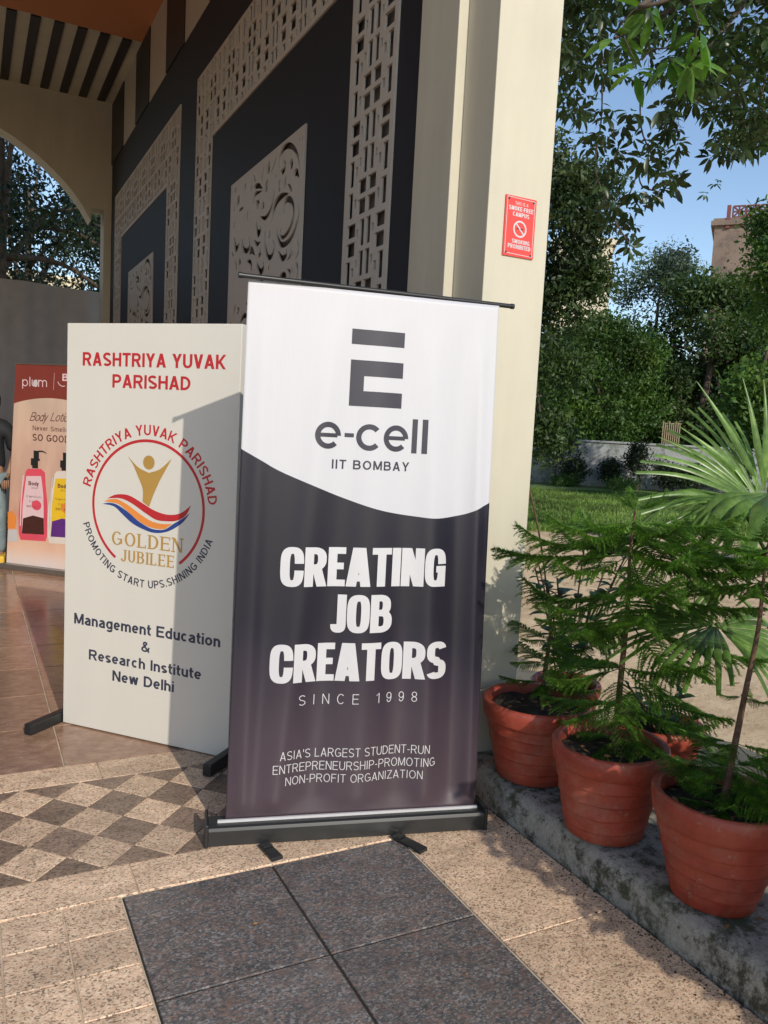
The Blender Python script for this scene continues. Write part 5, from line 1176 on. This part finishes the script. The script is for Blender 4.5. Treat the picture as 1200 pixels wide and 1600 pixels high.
# upper canopy, behind and above: shades the hanging leaves
for _ in range(1300):
    x, y = q.uniform(2.9,11), q.uniform(-2.0,10); zc = 6.6+1.6*sin((x-2)/9*pi); pts_.append((x-OB.x, y-OB.y, zc+q.gauss(0,.7)-OB.z))
link('foliage', whorls(pts_, 91, M_lfO), OT)
for k, (tx, ty, dd) in enumerate(((905,-60,6.2),(960,60,5.8),(1010,40,6.5),(1090,90,6.0),(1150,150,6.4),(1190,60,5.6),(1080,-120,6.0))):
    e = at(tx, ty, dd)-OB; s = Vector((-.4,.2,4.2+.25*k)); m_ = (s+e)*.5+Vector((0,0,.9)); pp = catmull([s, m_, e], 9); mb = MB(); mb.tube(pp, [.075*(1-.85*i/(len(pp)-1)) for i in range(len(pp))], 7); mb.build('limb', M_tbark, OT)
for chain in (((1000,120),(1002,200),(1018,245),(1000,262),(1003,290),(1030,300)), ((1000,255),(985,300),(965,325),(962,345),(985,385)), ((940,70),(940,180),(930,260),(948,315)), ((1120,80),(1150,140),(1165,200)), ((1195,120),(1190,165),(1200,215))):
    mb = MB(); mb.tube(catmull([at(x, y, 5.9)-OB for x, y in chain], 5), .006, 5); mb.build('twig', M_tbark, OT)
pp = []
for x, y in ((1018,262),(1035,295),(1055,288),(1022,305),(985,385),(975,345),(960,320),(948,300),(945,270),(990,215),(975,195),(1040,205),(1025,228),(925,285),(905,250),(930,225),(1110,245),(1140,240),(1172,236),(1155,205),(1120,215),(1190,210),(1085,160),(1060,180),(900,170),(1005,180),(965,235),(990,245),(935,330),(950,350)): 
    pp.append(tuple(at(x, y, q.uniform(5.5,6.3))-OB))
link('hanging_foliage', whorls(pp, 17, M_lfO, .095, .040, .8, 1.15), OT)
near = [at(x, y, d)-OB for x, y, d in ((1068,12,3.6),(1092,50,3.5),(1045,92,3.7),(1080,98,3.6),(990,112,3.8),(960,60,4.0),(1015,20,3.9))]
link('sunlit_foliage', whorls([tuple(p) for p in near], 23, M_lfN, .125, .045, .85, 1.15), OT)
for a, b in ((0,1),(1,3),(2,4),(4,5),(6,5)):
    mb = MB(); mb.tube([near[a]+Vector((0,0,.05)), (near[a]+near[b])*.5+Vector((0,0,.07)), near[b]+Vector((0,0,.03))], .004, 5); mb.build('twig', M_tbark, OT)
mb = MB(); mb.tube(catmull([Vector((-.4,.1,5.2)), (near[6]+Vector((-.4,.1,5.2)))*.5+Vector((0,0,.8)), near[6]+Vector((0,0,.06)), near[0]+Vector((0,0,.05))], 8), [.03-.001*i for i in range(25)], 6); mb.build('limb', M_tbark, OT)

# grit and crumbs of soil on the kerb and along its foot
mb = MB(); q = random.Random(15)
for _ in range(520):
    if q.random() < .55: x, y, z = q.uniform(1.84,2.31), q.uniform(.8,2.7), .122
    else: x, y, z = 1.802-abs(q.gauss(0,.035)), q.uniform(.9,2.6), .001
    s_ = q.uniform(.0012,.0048); c = Vector((x, y, z)); mb.add([c+Vector((s_,0,0)), c+Vector((-s_*.6,s_*.8,0)), c+Vector((-s_*.5,-s_*.9,0)), c+Vector((0,0,s_*.9))], [(0,1,3),(1,2,3),(2,0,3)])
o = mb.build('grit', M_soild); tag(o, 'dark grit and soil crumbs along the kerb', 'grit', kind='stuff')
# fallen leaves on the soil and by the kerb
mb = MB(); q = random.Random(5)
for _ in range(650):
    x, y = q.uniform(2.4,9), q.uniform(1.2,10); c = Vector((x, y, .112+q.uniform(0,.012))); w = q.uniform(0, 6); s_ = q.uniform(.012,.035)
    d = Vector((cos(w), sin(w), q.uniform(-.25,.25)))*s_; e = Vector((-sin(w), cos(w), q.uniform(-.3,.3)))*s_*.45; mb.add([c-d, c+e, c+d, c-e], [(0,1,2,3)])
for _ in range(14):
    x, y = q.uniform(.6,1.79), q.uniform(1.2,2.35); c = Vector((x, y, .004)); w = q.uniform(0, 6); s_ = q.uniform(.005,.012)
    d = Vector((cos(w), sin(w), .1))*s_; e = Vector((-sin(w), cos(w), q.uniform(-.3,.3)))*s_*.4; mb.add([c-d, c+e, c+d, c-e], [(0,1,2,3)])
for _ in range(40):
    x, y = q.uniform(1.85,2.3), q.uniform(.9,2.7); c = Vector((x, y, .127)); w = q.uniform(0, 6); s_ = q.uniform(.006,.02)
    d = Vector((cos(w), sin(w), q.uniform(-.25,.25)))*s_; e = Vector((-sin(w), cos(w), q.uniform(-.3,.3)))*s_*.45; mb.add([c-d, c+e, c+d, c-e], [(0,1,2,3)])
o = mb.build('fallen_leaves', M_dead); tag(o, 'scattered dry leaves on the bare soil and kerb top', 'leaf litter', kind='stuff')
